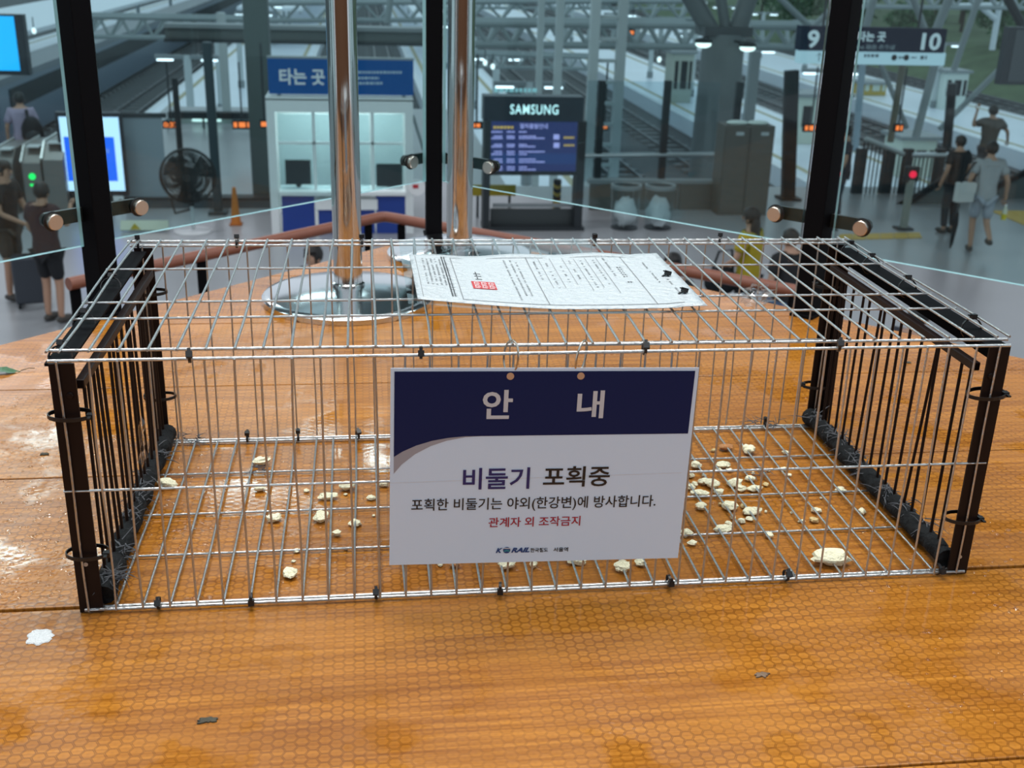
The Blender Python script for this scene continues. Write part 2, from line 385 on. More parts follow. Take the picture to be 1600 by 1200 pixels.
def pole(x, y, r, rb, label):
    t = thing('steel_pole', label, 'pole', (x, y, 0))
    MB().lathe([(r, .030), (r, 1.45), (0, 1.452)], n=40).build('tube', CHROME, t)
    MB().lathe([(r+.001, .026), (r+.004, .027), (r+.004, .034), (r, .036)], n=40).build('collar', CHROME, t)
    prof = [(0, .0005), (rb, .0005), (rb, .010), (rb-.003, .013)]
    for k in range(1, 13):
        a = k/12; rr = (rb-.003)*(1-a)+r*.6*a; prof.append((rr, .013 + .0165*math.sin(a*math.pi/2)))
    MB().lathe(prof, n=64).build('domed_base', mat('dome_steel', (.62, .64, .66), .15, 1.0), t)
    return t
pole(-.212, 1.052, .0265, .160, 'nearer chrome pole with a round domed base, left of the paper')
pole(.022, 1.365, .0275, .155, 'farther chrome pole right in front of the middle black post')

# stepped handrail of the mezzanine, seen past the table edge
RAILB = mat('brown_handrail', (.215, .075, .045), .40, nz=.12, nzs=20)
hr = thing('handrail', 'reddish brown handrail with a bent corner behind the table on black posts', 'handrail', (-.10, 3.5, -1.05))
c0 = gp(600, 338, -.42); lft = gp(107, 444, -.42); rgt = gp(1262, 458, -.42)
dl = (c0-lft).normalized(); dr = (rgt-c0).normalized()
wb(MB().tube([lft, c0-dl*.12, c0-dl*.05, c0 - dl*.012+Vector((0,-.004,0)), c0+dr*.012+Vector((0,-.004,0)), c0+dr*.05, c0+dr*.12, rgt], .0215, 14), 'rail', RAILB, hr)
for p in (lft+dl*.02, lft+(c0-lft)*.36, c0-dl*.09, c0+dr*.09, c0+(rgt-c0)*.45, rgt-dr*.05):
    wb(MB().box((p.x, p.y, (-1.05-.44)/2), (.034, .012, .61), Matrix.Rotation(math.radians(45), 3, 'Z')), 'post', BLACK, hr)

# ================================================================== PIGEON TRAP
trap = thing('cage_trap', 'long low wire cage trap on the wet table, zinc mesh with black end grilles', 'cage', (0, .2, 0))
XH, DEP, HT = .4625, .414, .266
XS = [.453-.026*k for k in range(36)]
WM = {}
def wire_mesh(L, r, axis, bend=0.0):
    key = (round(L, 4), r, axis, bend)
    if key not in WM:
        n = 7; pts = []
        for i in range(n):
            t = i/(n-1); p = [0, 0, 0]; p[axis] = L*t
            k = 0 if axis else 1; p[k] += bend*math.sin(t*math.pi*2.2)
            pts.append(p)
        WM[key] = MB().tube(pts, r, 7).mesh('wire', ZINC)
    return WM[key]
def panel(name, edges, wires, cross):
    """edges: list of point pairs; the wires of the panel are its children"""
    mb = MB()
    for a, b in edges: mb.tube([a, b], .00162, 8)
    o = wb(mb, name, ZINC, trap)
    for (p, L, ax, r) in wires + cross:
        bend = random.choice((0, 0, .0006, -.0006, .0012)) if ax != 0 else 0
        c = meshobj('wire', wire_mesh(L, r, ax, bend), o, p)
        if ax == 2: c.rotation_euler = (random.gauss(0, .004), random.gauss(0, .0045), 0)
        elif ax == 1: c.rotation_euler = (0, 0, random.gauss(0, .005))
    return o
r1, r2 = .00112, .00132
panel('front_panel', [((-.466, -.002, HT), (.4655, -.001, HT-.001)), ((-.461, -.002, .004), (.463, -.002, .004))],
      [((x, -.0035 if i % 2 else -.003, .003), HT-.003, 2, r1) for i, x in enumerate(XS)], [((-.467, -.0005, .134), .931, 0, r2)])
panel('back_panel', [((-.470, DEP+.004, HT), (.466, DEP+.002, HT)), ((-.455, DEP-.008, .004), (.450, DEP-.010, .004))],
      [((x, DEP, .003), HT-.003, 2, r1) for x in XS], [((-.455, DEP-.002, .130), .905, 0, r2)])
panel('top_panel', [((-.467, .012, HT+.005), (.4655, .006, HT+.003)), ((-.474, DEP+.010, HT+.004), (.4665, DEP+.004, HT+.004))],
      [((x, .004, HT+.0065), DEP+.004, 1, r2) for x in [-.468]+XS+[.466]],
      [((-.474, .295, HT+.0035), .937, 0, r2), ((-.472, .165, HT+.0035), .935, 0, r2), ((-.470, .110, HT+.0035), .934, 0, r2)])
panel('floor_panel', [((-.458, .004, .0035), (.452, .004, .0035)), ((-.452, DEP-.014, .0035), (.447, DEP-.016, .0035))],
      [((x, .002, .0060), DEP-.018, 1, r2) for x in XS],
      [((-.449, .303, .0035), .893, 0, r2), ((-.449, .196, .0035), .894, 0, r2), ((-.450, .102, .0035), .896, 0, r2)])
PAD = mat('black_wrapped_cloth', (.008, .009, .010), .8, spec=.2, nz=.9, nzs=55, bump=1.0)
barme = MB().tube([(0, 0, 0), (0, 0, .222)], .0018, 8).mesh('bar', BROWNBLACK)
for s in (-1, 1):
    xo = s*.466
    # angle-iron corner posts
    for yf, sy in ((-.0014, 1), (DEP+.006, -1)):
        mb = MB(); mb.mm((xo, yf, .001), (xo - s*.0225, yf+sy*.0022, .263)); mb.mm((xo, yf+sy*.0022, .001), (xo - s*.0022, yf+sy*.0225, .258))
        po = wb(mb, 'corner_post', BROWNBLACK, trap)
        zz = .022 if s > 0 else .055
        MB().lathe([(0, 0), (.0022, 0), (.0022, .0004), (0, .0004)], (xo - s*.011, yf - (.0001 if sy > 0 else -.0023+.0001), zz), 12, Matrix.Rotation(math.pi/2, 3, 'X')).build('hole', mat('hole_pale', (.45, .36, .28), .6), po)
        MB().lathe([(0, 0), (.0035, 0), (.0028, .0015), (0, .0018)], (xo - s*.016, yf-.0001, .232), 8, Matrix.Rotation(math.pi/2, 3, 'X')).build('screw', BROWNBLACK, po)
    mb = MB(); mb.mm((xo + s*.006, .008, .2575), (xo - s*.016, DEP, .2600)); mb.mm((xo - s*.0005, .008, .240), (xo - s*.0030, DEP, .2575))
    wb(mb, 'top_rail', BLACK, trap)
    wb(MB().mm((xo - s*.016, .020, .2300), (xo - s*.024, DEP-.01, .2390)), 'bar_rail', BROWNBLACK, trap, .001)
    ys = [.030 + .0228*k for k in range(17)]
    for i, y in enumerate(ys):
        o = meshobj('bar', barme, trap, Vector((xo - s*.020, y + random.gauss(0, .0015), .009)) - trap.location)
        o.rotation_euler = (random.gauss(0, .012) + (.055 if (i % 6 == 4) else 0), random.gauss(0, .006), 0)
    # cloth-wrapped bottom roll
    pts = []; rs = []
    for k in range(60):
        t = k/59; y = .006 + (DEP-.012)*t
        nz = mnoise.noise(Vector((s*3.1, y*40, .3))); nz2 = mnoise.noise(Vector((s*7.7, y*130, 1.3)))
        pts.append((xo - s*(.021+.0025*nz), y, .0155+.003*nz2)); rs.append(.0115 + .0025*nz + .0020*nz2)
    wb(MB().tube(pts, rs, 12), 'wrapped_roll', PAD, trap)
    FUZ = mat('grey_fluff', (.09, .095, .105), .95, nz=.6, nzs=200)
    for k in range(9):
        y = random.uniform(.02, .39); xx = xo - s*(.021 + random.uniform(-.004, .008))
        fl = MB()
        for q in range(26):
            a = Vector((xx+random.gauss(0, .004), y+random.gauss(0, .007), .018+random.uniform(0, .013))); d = Vector((random.gauss(0, .006), random.gauss(0, .006), random.gauss(0, .004)))
            fl.tube([a, a+d, a+d*1.6+Vector((0, 0, -.002))], [.0008, .0006, .0002], 4)
        wb(fl, 'fluff', FUZ, trap)
for px, py in ((278, 684), (300, 688), (1182, 662), (1210, 664), (402, 735), (1188, 740)):
    p = gp(px, py, .006); fl = MB()
    for q in range(18):
        a = p + Vector((random.gauss(0, .007), random.gauss(0, .004), abs(random.gauss(0, .003)))); d = Vector((random.gauss(0, .006), random.gauss(0, .005), random.gauss(0, .002)))
        fl.tube([a, a+d, a+d*1.7], [.0005, .0005, .0001], 4)
    wb(fl, 'fluff', FUZ, trap)
# cable ties
def tie_mesh(r, wstrap=.0028):
    mb = MB(); n = 14; vs = []; fs = []
    for i in range(n):
        a = 2*math.pi*i/n; c, s_ = math.cos(a), math.sin(a)
        for (rr, xx) in ((r, -wstrap/2), (r+.0011, -wstrap/2), (r+.0011, wstrap/2), (r, wstrap/2)): vs.append((xx, rr*c, rr*s_))
    for i in range(n):
        for j in range(4): fs.append((i*4+j, i*4+(j+1) % 4, ((i+1) % n)*4+(j+1) % 4, ((i+1) % n)*4+j))
    mb.add(vs, fs)
    mb.box((0, -.0008, r+.0030), (.0060, .0058, .0048)); mb.box((0, .0028, r+.0040), (.0030, .0050, .0014)); mb.box((0, -.0039, r+.0030), (.0038, .0006, .0026))
    return mb.mesh('cable_tie', NYLON)
T0 = tie_mesh(.0052); T1 = tie_mesh(.0125); T2 = tie_mesh(.0105)
def tie(me, p, rot=(0, 0, 0)):
    o = meshobj('cable_tie', me, trap, Vector(p) - trap.location); o.rotation_euler = rot; return o
for px, py in ((215, 378), (370, 379), (565, 383), (928, 386), (1124, 384)):
    p = yp(px, py, DEP+.008); tie(T0, (p.x, DEP+.008, HT+.002), (random.gauss(0, .3), 0, random.gauss(0, .25)))
for px, py in ((295, 556), (658, 551), (1009, 542), (1314, 534)):
    p = yp(px, py, -.002); tie(T0, (p.x, .002, HT+.001), (random.gauss(.9, .15), 0, random.gauss(0, .1)))
for px, py in ((247, 942), (392, 936), (588, 932), (782, 921), (1046, 909), (1229, 906), (1465, 903)):
    p = yp(px, py, -.003); tie(T0, (p.x, .000, .0075), (random.gauss(.9, .35), 0, random.gauss(0, .12)))
for px, py in ((387, 685), (466, 685), (559, 687), (1195, 668)):
    p = yp(px, py, DEP-.012); tie(T0, (p.x, DEP-.012, .0075), (random.gauss(.2, .3), 0, random.gauss(0, .15)))
def atx(px, py, X):
    d = ray(px, py); return CAM + d*((X-CAM.x)/d.x)
for px, py in ((1336, 388), (1370, 410), (1427, 446), (1528, 508)):
    p = atx(px, py, .468); tie(T2, (.461, p.y, HT-.006), (0, random.gauss(.2, .15), math.pi/2+random.gauss(0, .15)))
for px, py in ((160, 432), (117, 494), (79, 549)):
    p = atx(px, py, -.470); tie(T2, (-.462, p.y, HT-.006), (0, random.gauss(-.5, .15), -math.pi/2+random.gauss(0, .2)))
def flat_loop(p, rx, ry):
    mb = MB(); n = 20; vs = []; fs = []
    for i in range(n):
        a = 2*math.pi*i/n; c, s_ = math.cos(a), math.sin(a)
        for k, zz in ((0, -.0019), (.0011, -.0019), (.0011, .0019), (0, .0019)): vs.append(((rx+k)*c, (ry+k)*s_, zz))
    for i in range(n):
        for j in range(4): fs.append((i*4+j, i*4+(j+1) % 4, ((i+1) % n)*4+(j+1) % 4, ((i+1) % n)*4+j))
    mb.add(vs, fs); mb.box((rx*.92, -.004, 0), (.0062, .0062, .0052)); mb.box((rx*.92, -.010, .001), (.003, .007, .0014))
    o = meshobj('cable_tie', mb.mesh('cable_tie', NYLON), trap, Vector(p) - trap.location); return o
for px, py, Y, s in ((118, 655, -.005, -1), (132, 872, -.005, -1), (1522, 622, -.005, 1), (1488, 817, -.005, 1)):
    p = yp(px, py, Y); flat_loop((s*.4535, .006, p.z), .0200, .0135).rotation_euler = (random.gauss(0, .05), random.gauss(0, .06), 0)
for px, py, s in ((245, 457, -1), (248, 620, -1), (1278, 602, 1), (1285, 446, 1)):
    p = yp(px, py, DEP); flat_loop((s*.4500, DEP+.001, p.z), .0200, .0130).rotation_euler = (0, random.gauss(0, .05), math.pi)
CLEAR = glass_mat('clear_film', (.93, .94, .95), 1.45, .08)
# scrap of clear tape on the left bars
scrap = MB(); sp_ = atx(216, 690, -.447)
g = [[Vector((-.443+random.uniform(-.003, .003), sp_.y-.018+.012*i, sp_.z-.028+.011*j)) for j in range(6)] for i in range(4)]
for i in range(3):
    for j in range(5): scrap.add([g[i][j], g[i+1][j], g[i+1][j+1], g[i][j+1]], [(0, 1, 2, 3)])
wb(scrap, 'tape_scrap', CLEAR, trap)

# ================================================================== HANGING NOTICE
sign = thing('hanging_notice', 'laminated white notice with a navy header hung by two rings on the cage front', 'sign', (-.013, -.0125, .0445))
sign.rotation_euler = (0, .018, 0)
def uv(u, v, y): return ((u-148.5)/1000, y, (210-v)/1000)
sheet = MB(); n = 12
gv = [[Vector((-.1485+.297*i/n, .0012*math.sin(i/n*3.1)*(1-j/8)+.0006*math.sin(j*1.3), .210*j/8)) for j in range(9)] for i in range(n+1)]
MB().box((0, 0, .105), (.297, .0006, .210)).build('sheet', PAPER, sign)
MB().box((0, .0007, .105), (.303, .0003, .216)).build('laminate', CLEAR, sign)
def flat_poly(pts, y, name, m, parent):
    vs = [uv(u, v, y) for u, v in pts]; mb = MB(); cxy = (sum(p[0] for p in pts)/len(pts), sum(p[1] for p in pts)/len(pts))
    bm = bmesh.new(); f = bm.faces.new([bm.verts.new(v) for v in vs]); bmesh.ops.triangulate(bm, faces=[f]); me = bpy.data.meshes.new(name); bm.to_mesh(me); bm.free(); me.materials.append(m)
    return meshobj(name, me, parent)
cur = [(72, 70.0), (55, 71.6), (40, 74.4), (25, 79.2), (12, 85.4), (3.6, 91)]
def strip(top, bot, y, name, m):
    mb = MB(); vs = [uv(*p, y) for p in top] + [uv(*p, y) for p in bot]; n = len(top)
    mb.add(vs, [(i, i+1, n+i+1, n+i) for i in range(n-1)]); return mb.build(name, m, sign)
rc = list(reversed(cur)) + [(160, 69.7), (293.0, 69.4)]
strip([(u if u < 293 else 293.4, 3.2) for u, v in rc], rc, -.0006, 'header_band', NAVY)
sw = list(reversed(cur)); strip(sw[:-1] + [(72, 70.05), (88, 69.9)], [(3.6, 109), (11, 99.3), (24, 88.2), (39, 79.8), (54, 74.5), (72, 71.0), (88, 69.95)][:len(sw)+1], -.00055, 'grey_swoosh', mat('grey_ink', (.33, .33, .37), .4))
def sign_text(txt, u, v, wd, ht, m, bold=.02, shear=0):
    x, y, z = uv(u, v, -.0009); return facing_text(txt, x, y, z, wd/1000, ht/1000, m, sign, bold, 'lettering', shear)
HW = mat('header_white_ink', (.56, .57, .60), .4); INDIGO = mat('indigo_ink', (.018, .020, .13), .4); INK = mat('black_ink', (.012, .012, .013), .4); RED = mat('red_ink', (.34, .006, .030), .4); KB = mat('logo_blue_ink', (.006, .05, .19), .4)
sign_text('안', 102, 37, 29, 30, HW, .022); sign_text('내', 192.5, 37.5, 26.5, 29, HW, .022)
sign_text('비둘기', 104, 115.5, 66, 23.5, INDIGO, .016); sign_text('포획중', 184, 114.5, 67, 22.5, INK, .016)
sign_text('포획한 비둘기는 야외(한강변)에 방사합니다.', 144, 144, 246, 15.5, INK, .010)
sign_text('관계자 외 조작금지', 144.5, 164, 93, 11, RED, .012)
sign_text('K', 110.0, 196, 7.0, 5.6, KB, .045, .35); sign_text('RAIL', 131.6, 196, 19.0, 5.6, KB, .045, .35)
sign_text('한국철도', 150.8, 196.5, 18, 5.0, INK, .02); sign_text('서울역', 173.0, 196.5, 15.2, 5.0, INK, .02)
gl = [(117.6+3.7*math.cos(a*math.pi/14), 195.8-3.6*math.sin(a*math.pi/14)) for a in range(28)]
go = flat_poly(gl, -.0009, 'globe_emblem', KB, sign)
flat_poly([(112.6, 194.0), (116, 192.9), (120, 193.2), (123.2, 194.4), (120, 194.2), (116, 194.0)], -.0011, 'swoosh', HW, go)
flat_poly([(114.3, 196.4), (117.5, 195.2), (121.1, 196.2), (120.6, 197.6), (117.6, 196.8), (114.7, 197.6)], -.0011, 'swoosh', mat('teal_ink', (.02, .26, .30), .4), go)
flat_poly([(0.2, 118.6), (291, 112.0), (291, 112.4), (0.2, 119.0)], -.0005, 'crease', mat('crease_grey', (.66, .665, .68), .4), sign)
for u in (113, 181):
    x, y, z = uv(u, 8.2, -.0011)
    MB().lathe([(0, 0), (.0036, 0), (.0036, .0004), (0, .0004)], (x, y+.0006, z), 18, Matrix.Rotation(math.pi/2, 3, 'X')).build('punched_hole', mat('hole_tan', (.55, .33, .20), .5), sign)
    R = .0158; ring = []
    yaw = .50 if u < 150 else -.62
    for k in range(29):
        a = 2*math.pi*k/28; rr = Vector((0, R*.72*math.cos(a), R*1.04*math.sin(a))); rr = Matrix.Rotation(yaw, 3, 'Z') @ rr
        ring.append(Vector((x+.001, .0085, z+R*1.02)) + rr + Vector((.0015*math.sin(a), 0, 0)))
    MB().tube(ring, .00105, 8, False).build('hanging_ring', mat('ring_metal', (.52, .49, .42), .25, 1.0), sign)

# ================================================================== PERMIT PAPER IN A SLEEVE ON THE CAGE
ZT = HT + .0098
doc = thing('paper_document', 'wet printed document with a red stamp lying in a clear sleeve on the cage', 'paper', (.02, .2, ZT))
def surf(u, v, lift=0.0):
    x = -.127 + .306*u + .004*(v-.5)*0; y = .098 + .222*v + (.004 if u > .9 else 0)
    k = max(0, .50-u)/.50; z = ZT + .0010 + .0125*(k**1.6)*(1-v)**.8 + .0012*math.sin(7*u+3*v) * .6 + .0012
    if v > .9: z += .0012*math.sin(u*19)
    return Vector((x, y, z+lift))
def on_doc(rects, name, m, parent, lift=.0004):
    mb = MB()
    for (u0, v0, u1, v1) in rects:
        nu = max(1, int((u1-u0)*16)); nv = max(1, int((v1-v0)*12))
        for i in range(nu):
            for j in range(nv):
                a, b = u0+(u1-u0)*i/nu, u0+(u1-u0)*(i+1)/nu; c, d = v0+(v1-v0)*j/nv, v0+(v1-v0)*(j+1)/nv
                mb.add([surf(a, c, lift), surf(b, c, lift), surf(b, d, lift), surf(a, d, lift)], [(0, 1, 2, 3)])
    return wb(mb, name, m, parent)
DOCP = mat('wet_paper', (.47, .515, .54), .34, coat=.15, nz=.05, nzs=120, bump=.55)
mbp = MB(); NU, NV = 36, 20
top = [[surf(i/NU, j/NV) for j in range(NV+1)] for i in range(NU+1)]
for i in range(NU):
    for j in range(NV): mbp.add([top[i][j], top[i+1][j], top[i+1][j+1], top[i][j+1]], [(0, 1, 2, 3)], True)
po = wb(mbp, 'paper', DOCP, doc); so = po.modifiers.new('thickness', 'SOLIDIFY'); so.thickness = .0003
bmw = bmesh.new(); bmw.from_mesh(po.data); bmesh.ops.remove_doubles(bmw, verts=bmw.verts, dist=1e-5); bmw.to_mesh(po.data); bmw.free()
GREYI = mat('grey_print', (.16, .17, .18), .5)
lines = []
for u in (.155, .452, .83): lines.append((u, .06, u+.003, .92))
for u, v0 in ((.50, .35), (.545, .35), (.595, .40), (.64, .30), (.685, .35), (.73, .25)): lines.append((u, v0, u+.0018, .90))
for v in (.06, .92): lines.append((.155, v-.003, .93, v+.003))
lines.append((.02, .05, .022, .95))
on_doc(lines, 'ruled_lines', GREYI, doc)['kind'] = 'stuff'
bl = []
rnd = random.Random(3)
def column(u, v0, v1, wd, dens=.8, step=.022):
    v = v0
    while v < v1:
        L = rnd.uniform(.010, .018)
        if rnd.random() < dens:
            bl.append((u, v, u+wd*.25, v+L)); bl.append((u+wd*.45, v+L*.1, u+wd*.65, v+L)); 
            if rnd.random() < .6: bl.append((u, v+L*.4, u+wd*.9, v+L*.58))
        v += step
for k in range(5): column(.045+.016*k, .30, .88, .008, .8)
column(.120, .10, .92, .022, 1.0, .019)
for u in (.36, .385, .405): column(u, .20 if u > .37 else .12, .88, .008, .85)
for u, a, b in ((.475, .50, .85), (.52, .35, .80), (.57, .45, .75), (.615, .5, .85), (.66, .35, .85), (.71, .40, .85), (.755, .55, .9), (.90, .40, .80), (.94, .22, .45)): column(u, a, b, .009, .6)
column(.785, .42, .70, .024, .95, .034)
for v in (.46, .52, .57): bl.append((.225, v, .25, v+.010)); bl.append((.232, v, .236, v+.045))
on_doc(bl, 'printed_text', mat('dark_print', (.06, .065, .07), .5), doc)['kind'] = 'stuff'
st = on_doc([(.205, .275, .290, .415)], 'red_stamp', mat('stamp_red', (.42, .03, .035), .5), doc, .0005)
on_doc([(.212+.026*i+a, .285+.062*j+b, .212+.026*i+a+c, .285+.062*j+b+d) for i in range(3) for j in range(2) for a, b, c, d in ((0, 0, .018, .010), (.002, .02, .004, .030), (.010, .022, .012, .010), (.004, .044, .016, .008))], 'stamp_marks', mat('stamp_pale', (.68, .55, .56), .5), st, .0008)['kind'] = 'stuff'
slm = MB(); NU, NV = 40, 24
def slv(i, j):
    u, v = i/NU, j/NV; x = -.137 + (.262-.02*v)*u; y = .086 + .318*v
    d = surf(min(1, max(0, (x+.127)/.306)), min(1, max(0, (y-.098)/.222)))
    z = min(d.z-.0005, ZT+.0145) if y < .33 else ZT + .0010
    return Vector((x, y, z - .0007 + (.0013*mnoise.noise(Vector((x*90, y*90, 2))) + .0011*mnoise.noise(Vector((x*220, y*220, 5))) if (y > .325 or x < -.128) else -.0003)))
gr = [[slv(i, j) for j in range(NV+1)] for i in range(NU+1)]
for i in range(NU):
    for j in range(NV): slm.add([gr[i][j], gr[i+1][j], gr[i+1][j+1], gr[i][j+1]], [(0, 1, 2, 3)], True)
sl = wb(slm, 'clear_sleeve', glass_mat('sleeve_film', (.90, .91, .91), 1.7, .06), doc)
bmw = bmesh.new(); bmw.from_mesh(sl.data); bmesh.ops.remove_doubles(bmw, verts=bmw.verts, dist=1e-6); bmw.to_mesh(sl.data); bmw.free()
for px, py in ((1040, 433), (1066, 460)):
    p = gp(px, py, ZT+.002); o = meshobj('cable_tie', T0, doc, Vector((p.x, p.y, ZT-.001)) - doc.location); o.rotation_euler = (.3, .1, math.pi/2+.3)

# ================================================================== BREAD CRUMBS AND LITTER ON THE TABLE
BREAD = mat('bread_white', (.88, .84, .60), .75, nz=.10, nzs=300, bump=.5)
CRUST = mat('bread_crust', (.45, .20, .07), .7, nz=.4, nzs=250, bump=.5)
TAN = mat('bread_tan', (.62, .47, .22), .7, nz=.25, nzs=250, bump=.5)
def crumb(px, py, wpx, hpx, label, m=BREAD, group=None, name='bread_crumb'):
    p = gp(px, py, 0.0); dep = (p-CAM).dot(_f); wd = wpx*dep/FPX; hh = hpx*dep/FPX
    z = max(.0026, min(hh*.80, wd*.7))*.5; dy = max(.0035, hh*1.25); wd *= 1.1
    seed = px*.37+py*.11; rz = (px*13 % 100)/100*1.2-.6
    def fn(q):
        k = 1 + .42*mnoise.noise(q*1.3+Vector((seed, 0, 0))) + .22*mnoise.noise(q*3.1+Vector((0, seed, 0)))
        return q*k
    seg, rg = (14, 9) if wpx > 14 else (9, 6)
    mb = MB().ball((0, 0, 0), (wd*.52, dy*.52, z), seg, rg, fn)
    lo = min(v[2] for v in mb.v); mb.v = [(x, y, max(zz-lo, 0)) for x, y, zz in mb.v]
    o = mb.build(name, m); o.location = (p.x, p.y, .0004); o.rotation_euler = (0, 0, rz*.5)
    return tag(o, label, 'bread', group)
A = lambda x, y, w, h: (300+x/4, 650+y/4, w/4, h/4)
B = lambda x, y, w, h: (950+x/4, 650+y/4, w/4, h/4)
Cc = lambda x, y, w, h: (600+x/3.2, 530+y/3.2, w/3.2, h/3.2)
big = [
 (A(430, 305, 98, 58), 'pale yellow bread piece near the back of the cage left of the notice', BREAD),
 (A(425, 470, 62, 48), 'small white bread piece below the pale yellow one left of the notice', BREAD),
 (A(970, 460, 88, 62), 'lumpy white bread piece just right of the long sliver left of the notice', BREAD),
 (A(850, 520, 105, 45), 'long pale bread sliver pointing right, left of the notice', BREAD),
 (A(1120, 525, 52, 34), 'small bread piece on a cross wire beside the left edge of the notice', BREAD),
 (A(1200, 440, 54, 46), 'bread piece half hidden behind the left edge of the notice', BREAD),
 (A(515, 658, 78, 58), 'wedge of white bread in the middle of the left floor mesh', BREAD),
 (A(808, 655, 74, 82), 'thick heart-shaped bread piece below the long sliver', BREAD),
 (A(905, 748, 46, 42), 'small round bread crumb right below the heart-shaped piece', BREAD),
 (A(1020, 685, 68, 48), 'triangular bread crumb right of the heart-shaped piece', BREAD),
 (A(655, 853, 38, 32), 'tiny bread crumb between two cross wires left of the notice', BREAD),
 (A(615, 1003, 78, 78), 'white bread piece nearest the front wire at the left', BREAD),
 ((262, 761, 29, 16), 'flat white bread piece at the far left beside the black roll', BREAD),
 (B(735, 215, 78, 44), 'toasted brown crust piece at the back right of the notice', CRUST),
 (B(878, 235, 72, 62), 'white bread piece beside the toasted brown crust at the back', BREAD),
 (B(1110, 242, 42, 28), 'lone pale crumb on the seam at the back right', BREAD),
 (B(1450, 475, 62, 38), 'half-round bread piece on the cross wire near the right roll', BREAD),
 (B(580, 583, 62, 58), 'round white bread lump just right of the notice edge', BREAD),
 (B(755, 585, 88, 58), 'large smooth bread lump in the middle of the right pile', BREAD),
 (B(900, 615, 108, 58), 'largest pale lump at the right end of the bread pile', BREAD),
 (B(570, 500, 105, 48), 'long bread slab lying under the cross wire in the right pile', BREAD),
 (B(715, 725, 108, 50), 'flat greyish bread slice along the lower cross wire', BREAD),
 (B(1005, 762, 48, 44), 'single white cube of bread below the right pile', BREAD),
 (B(1300, 605, 58, 38), 'jagged crumb right of the pile between two wires', BREAD),
 (B(1285, 665, 52, 42), 'broken tan crumb just below the jagged one', TAN),
 (B(1585, 610, 44, 48), 'lone crumb near the right end of the cage', BREAD),
 (B(1385, 925, 205, 108), 'biggest bread chunk, alone at the front right corner of the cage', BREAD),
 (B(90, 970, 85, 76), 'pointed bread piece below the right half of the notice', BREAD),
 (B(200, 935, 62, 46), 'small bread piece right of the pointed one below the notice', BREAD),
 (Cc(352, 1140, 48, 36), 'reddish brown crust bit below the left half of the notice', CRUST),
 (Cc(615, 1145, 78, 48), 'white bread piece below the emblem on the notice', BREAD),
 (Cc(745, 1140, 38, 40), 'narrow bread piece right of the one below the emblem', BREAD),
 (Cc(960, 1125, 92, 40), 'wide bread piece tucked under the lower edge of the notice', BREAD),
 (B(490, 750, 62, 54), 'bread piece half hidden at the right lower edge of the notice', BREAD)]
for a, l, m in big: crumb(*a, l, m, name='bread_piece')
small = [B(550, 325, 62, 52), B(720, 325, 92, 44), B(885, 408, 58, 38), B(600, 430, 72, 48), B(650, 450, 74, 62), B(790, 440, 84, 58), B(830, 470, 62, 42),
  B(510, 385, 52, 42), B(510, 460, 62, 44), B(690, 490, 62, 38), B(905, 470, 62, 42), B(940, 462, 44, 34), B(885, 655, 48, 34), B(835, 668, 44, 34),
  B(780, 645, 32, 28), B(755, 685, 44, 30), B(525, 810, 54, 38), B(630, 425, 50, 40), B(690, 350, 40, 30), B(760, 350, 40, 28), B(540, 440, 40, 34)]
short = [('round white lump', B(580, 583, 0, 0)), ('large smooth lump', B(755, 585, 0, 0)), ('largest pale lump', B(900, 615, 0, 0)), ('long slab under the cross wire', B(570, 500, 0, 0)), ('flat greyish slice', B(715, 725, 0, 0)),
  ('toasted brown crust', B(735, 215, 0, 0)), ('white piece beside the brown crust', B(878, 235, 0, 0)), ('lone white cube', B(1005, 762, 0, 0)), ('jagged crumb', B(1300, 605, 0, 0)), ('half-round piece near the right roll', B(1450, 475, 0, 0)),
  ('long sliver left of the notice', A(850, 520, 0, 0)), ('heart-shaped piece', A(808, 655, 0, 0)), ('bread piece nearest the front wire', A(615, 1003, 0, 0)), ('flat piece beside the left roll', (262, 761, 0, 0)), ('reddish crust bit below the notice', Cc(352, 1140, 0, 0)), ('triangular crumb', A(1020, 685, 0, 0))]
jobs = [(a, 'small white', BREAD, 'crumbs in the right pile') for a in small]
jobs += [(a, 'tan', TAN, 'tan crumbs in the right pile') for a in (B(985, 440, 34, 32), B(715, 560, 48, 28), B(845, 575, 38, 38), B(660, 225, 34, 24))]
jobs += [(a, 'tiny white', BREAD, 'scattered tiny crumbs on the left') for a in (A(200, 475, 18, 14), A(715, 475, 32, 24), A(960, 497, 24, 18), A(635, 915, 26, 16), A(960, 838, 22, 18), A(1135, 630, 18, 20), A(1550, 938, 32, 30), A(210, 1165, 24, 22))]
jobs += [(a, 'tiny white', BREAD, 'scattered tiny crumbs on the right') for a in (B(1095, 345, 42, 30), B(1130, 378, 34, 22), B(1210, 665, 46, 22), B(630, 605, 20, 14), B(985, 605, 18, 12), B(1145, 612, 18, 14), B(1330, 520, 16, 14), B(1000, 350, 24, 20), B(905, 365, 22, 18), B(600, 380, 26, 20))]
buckets = {}
for a, look, m, g_ in jobs:
    nm, q = min(short, key=lambda k: (k[1][0]-a[0])**2 + 2*(k[1][1]-a[1])**2); dx, dy = a[0]-q[0], a[1]-q[1]
    side = ('right of' if dx > 0 else 'left of') if abs(dx) > 1.3*abs(dy) else ('in front of' if dy > 0 else 'behind')
    buckets.setdefault((look, side, nm), []).append((dx*dx+dy*dy, a, m, g_))
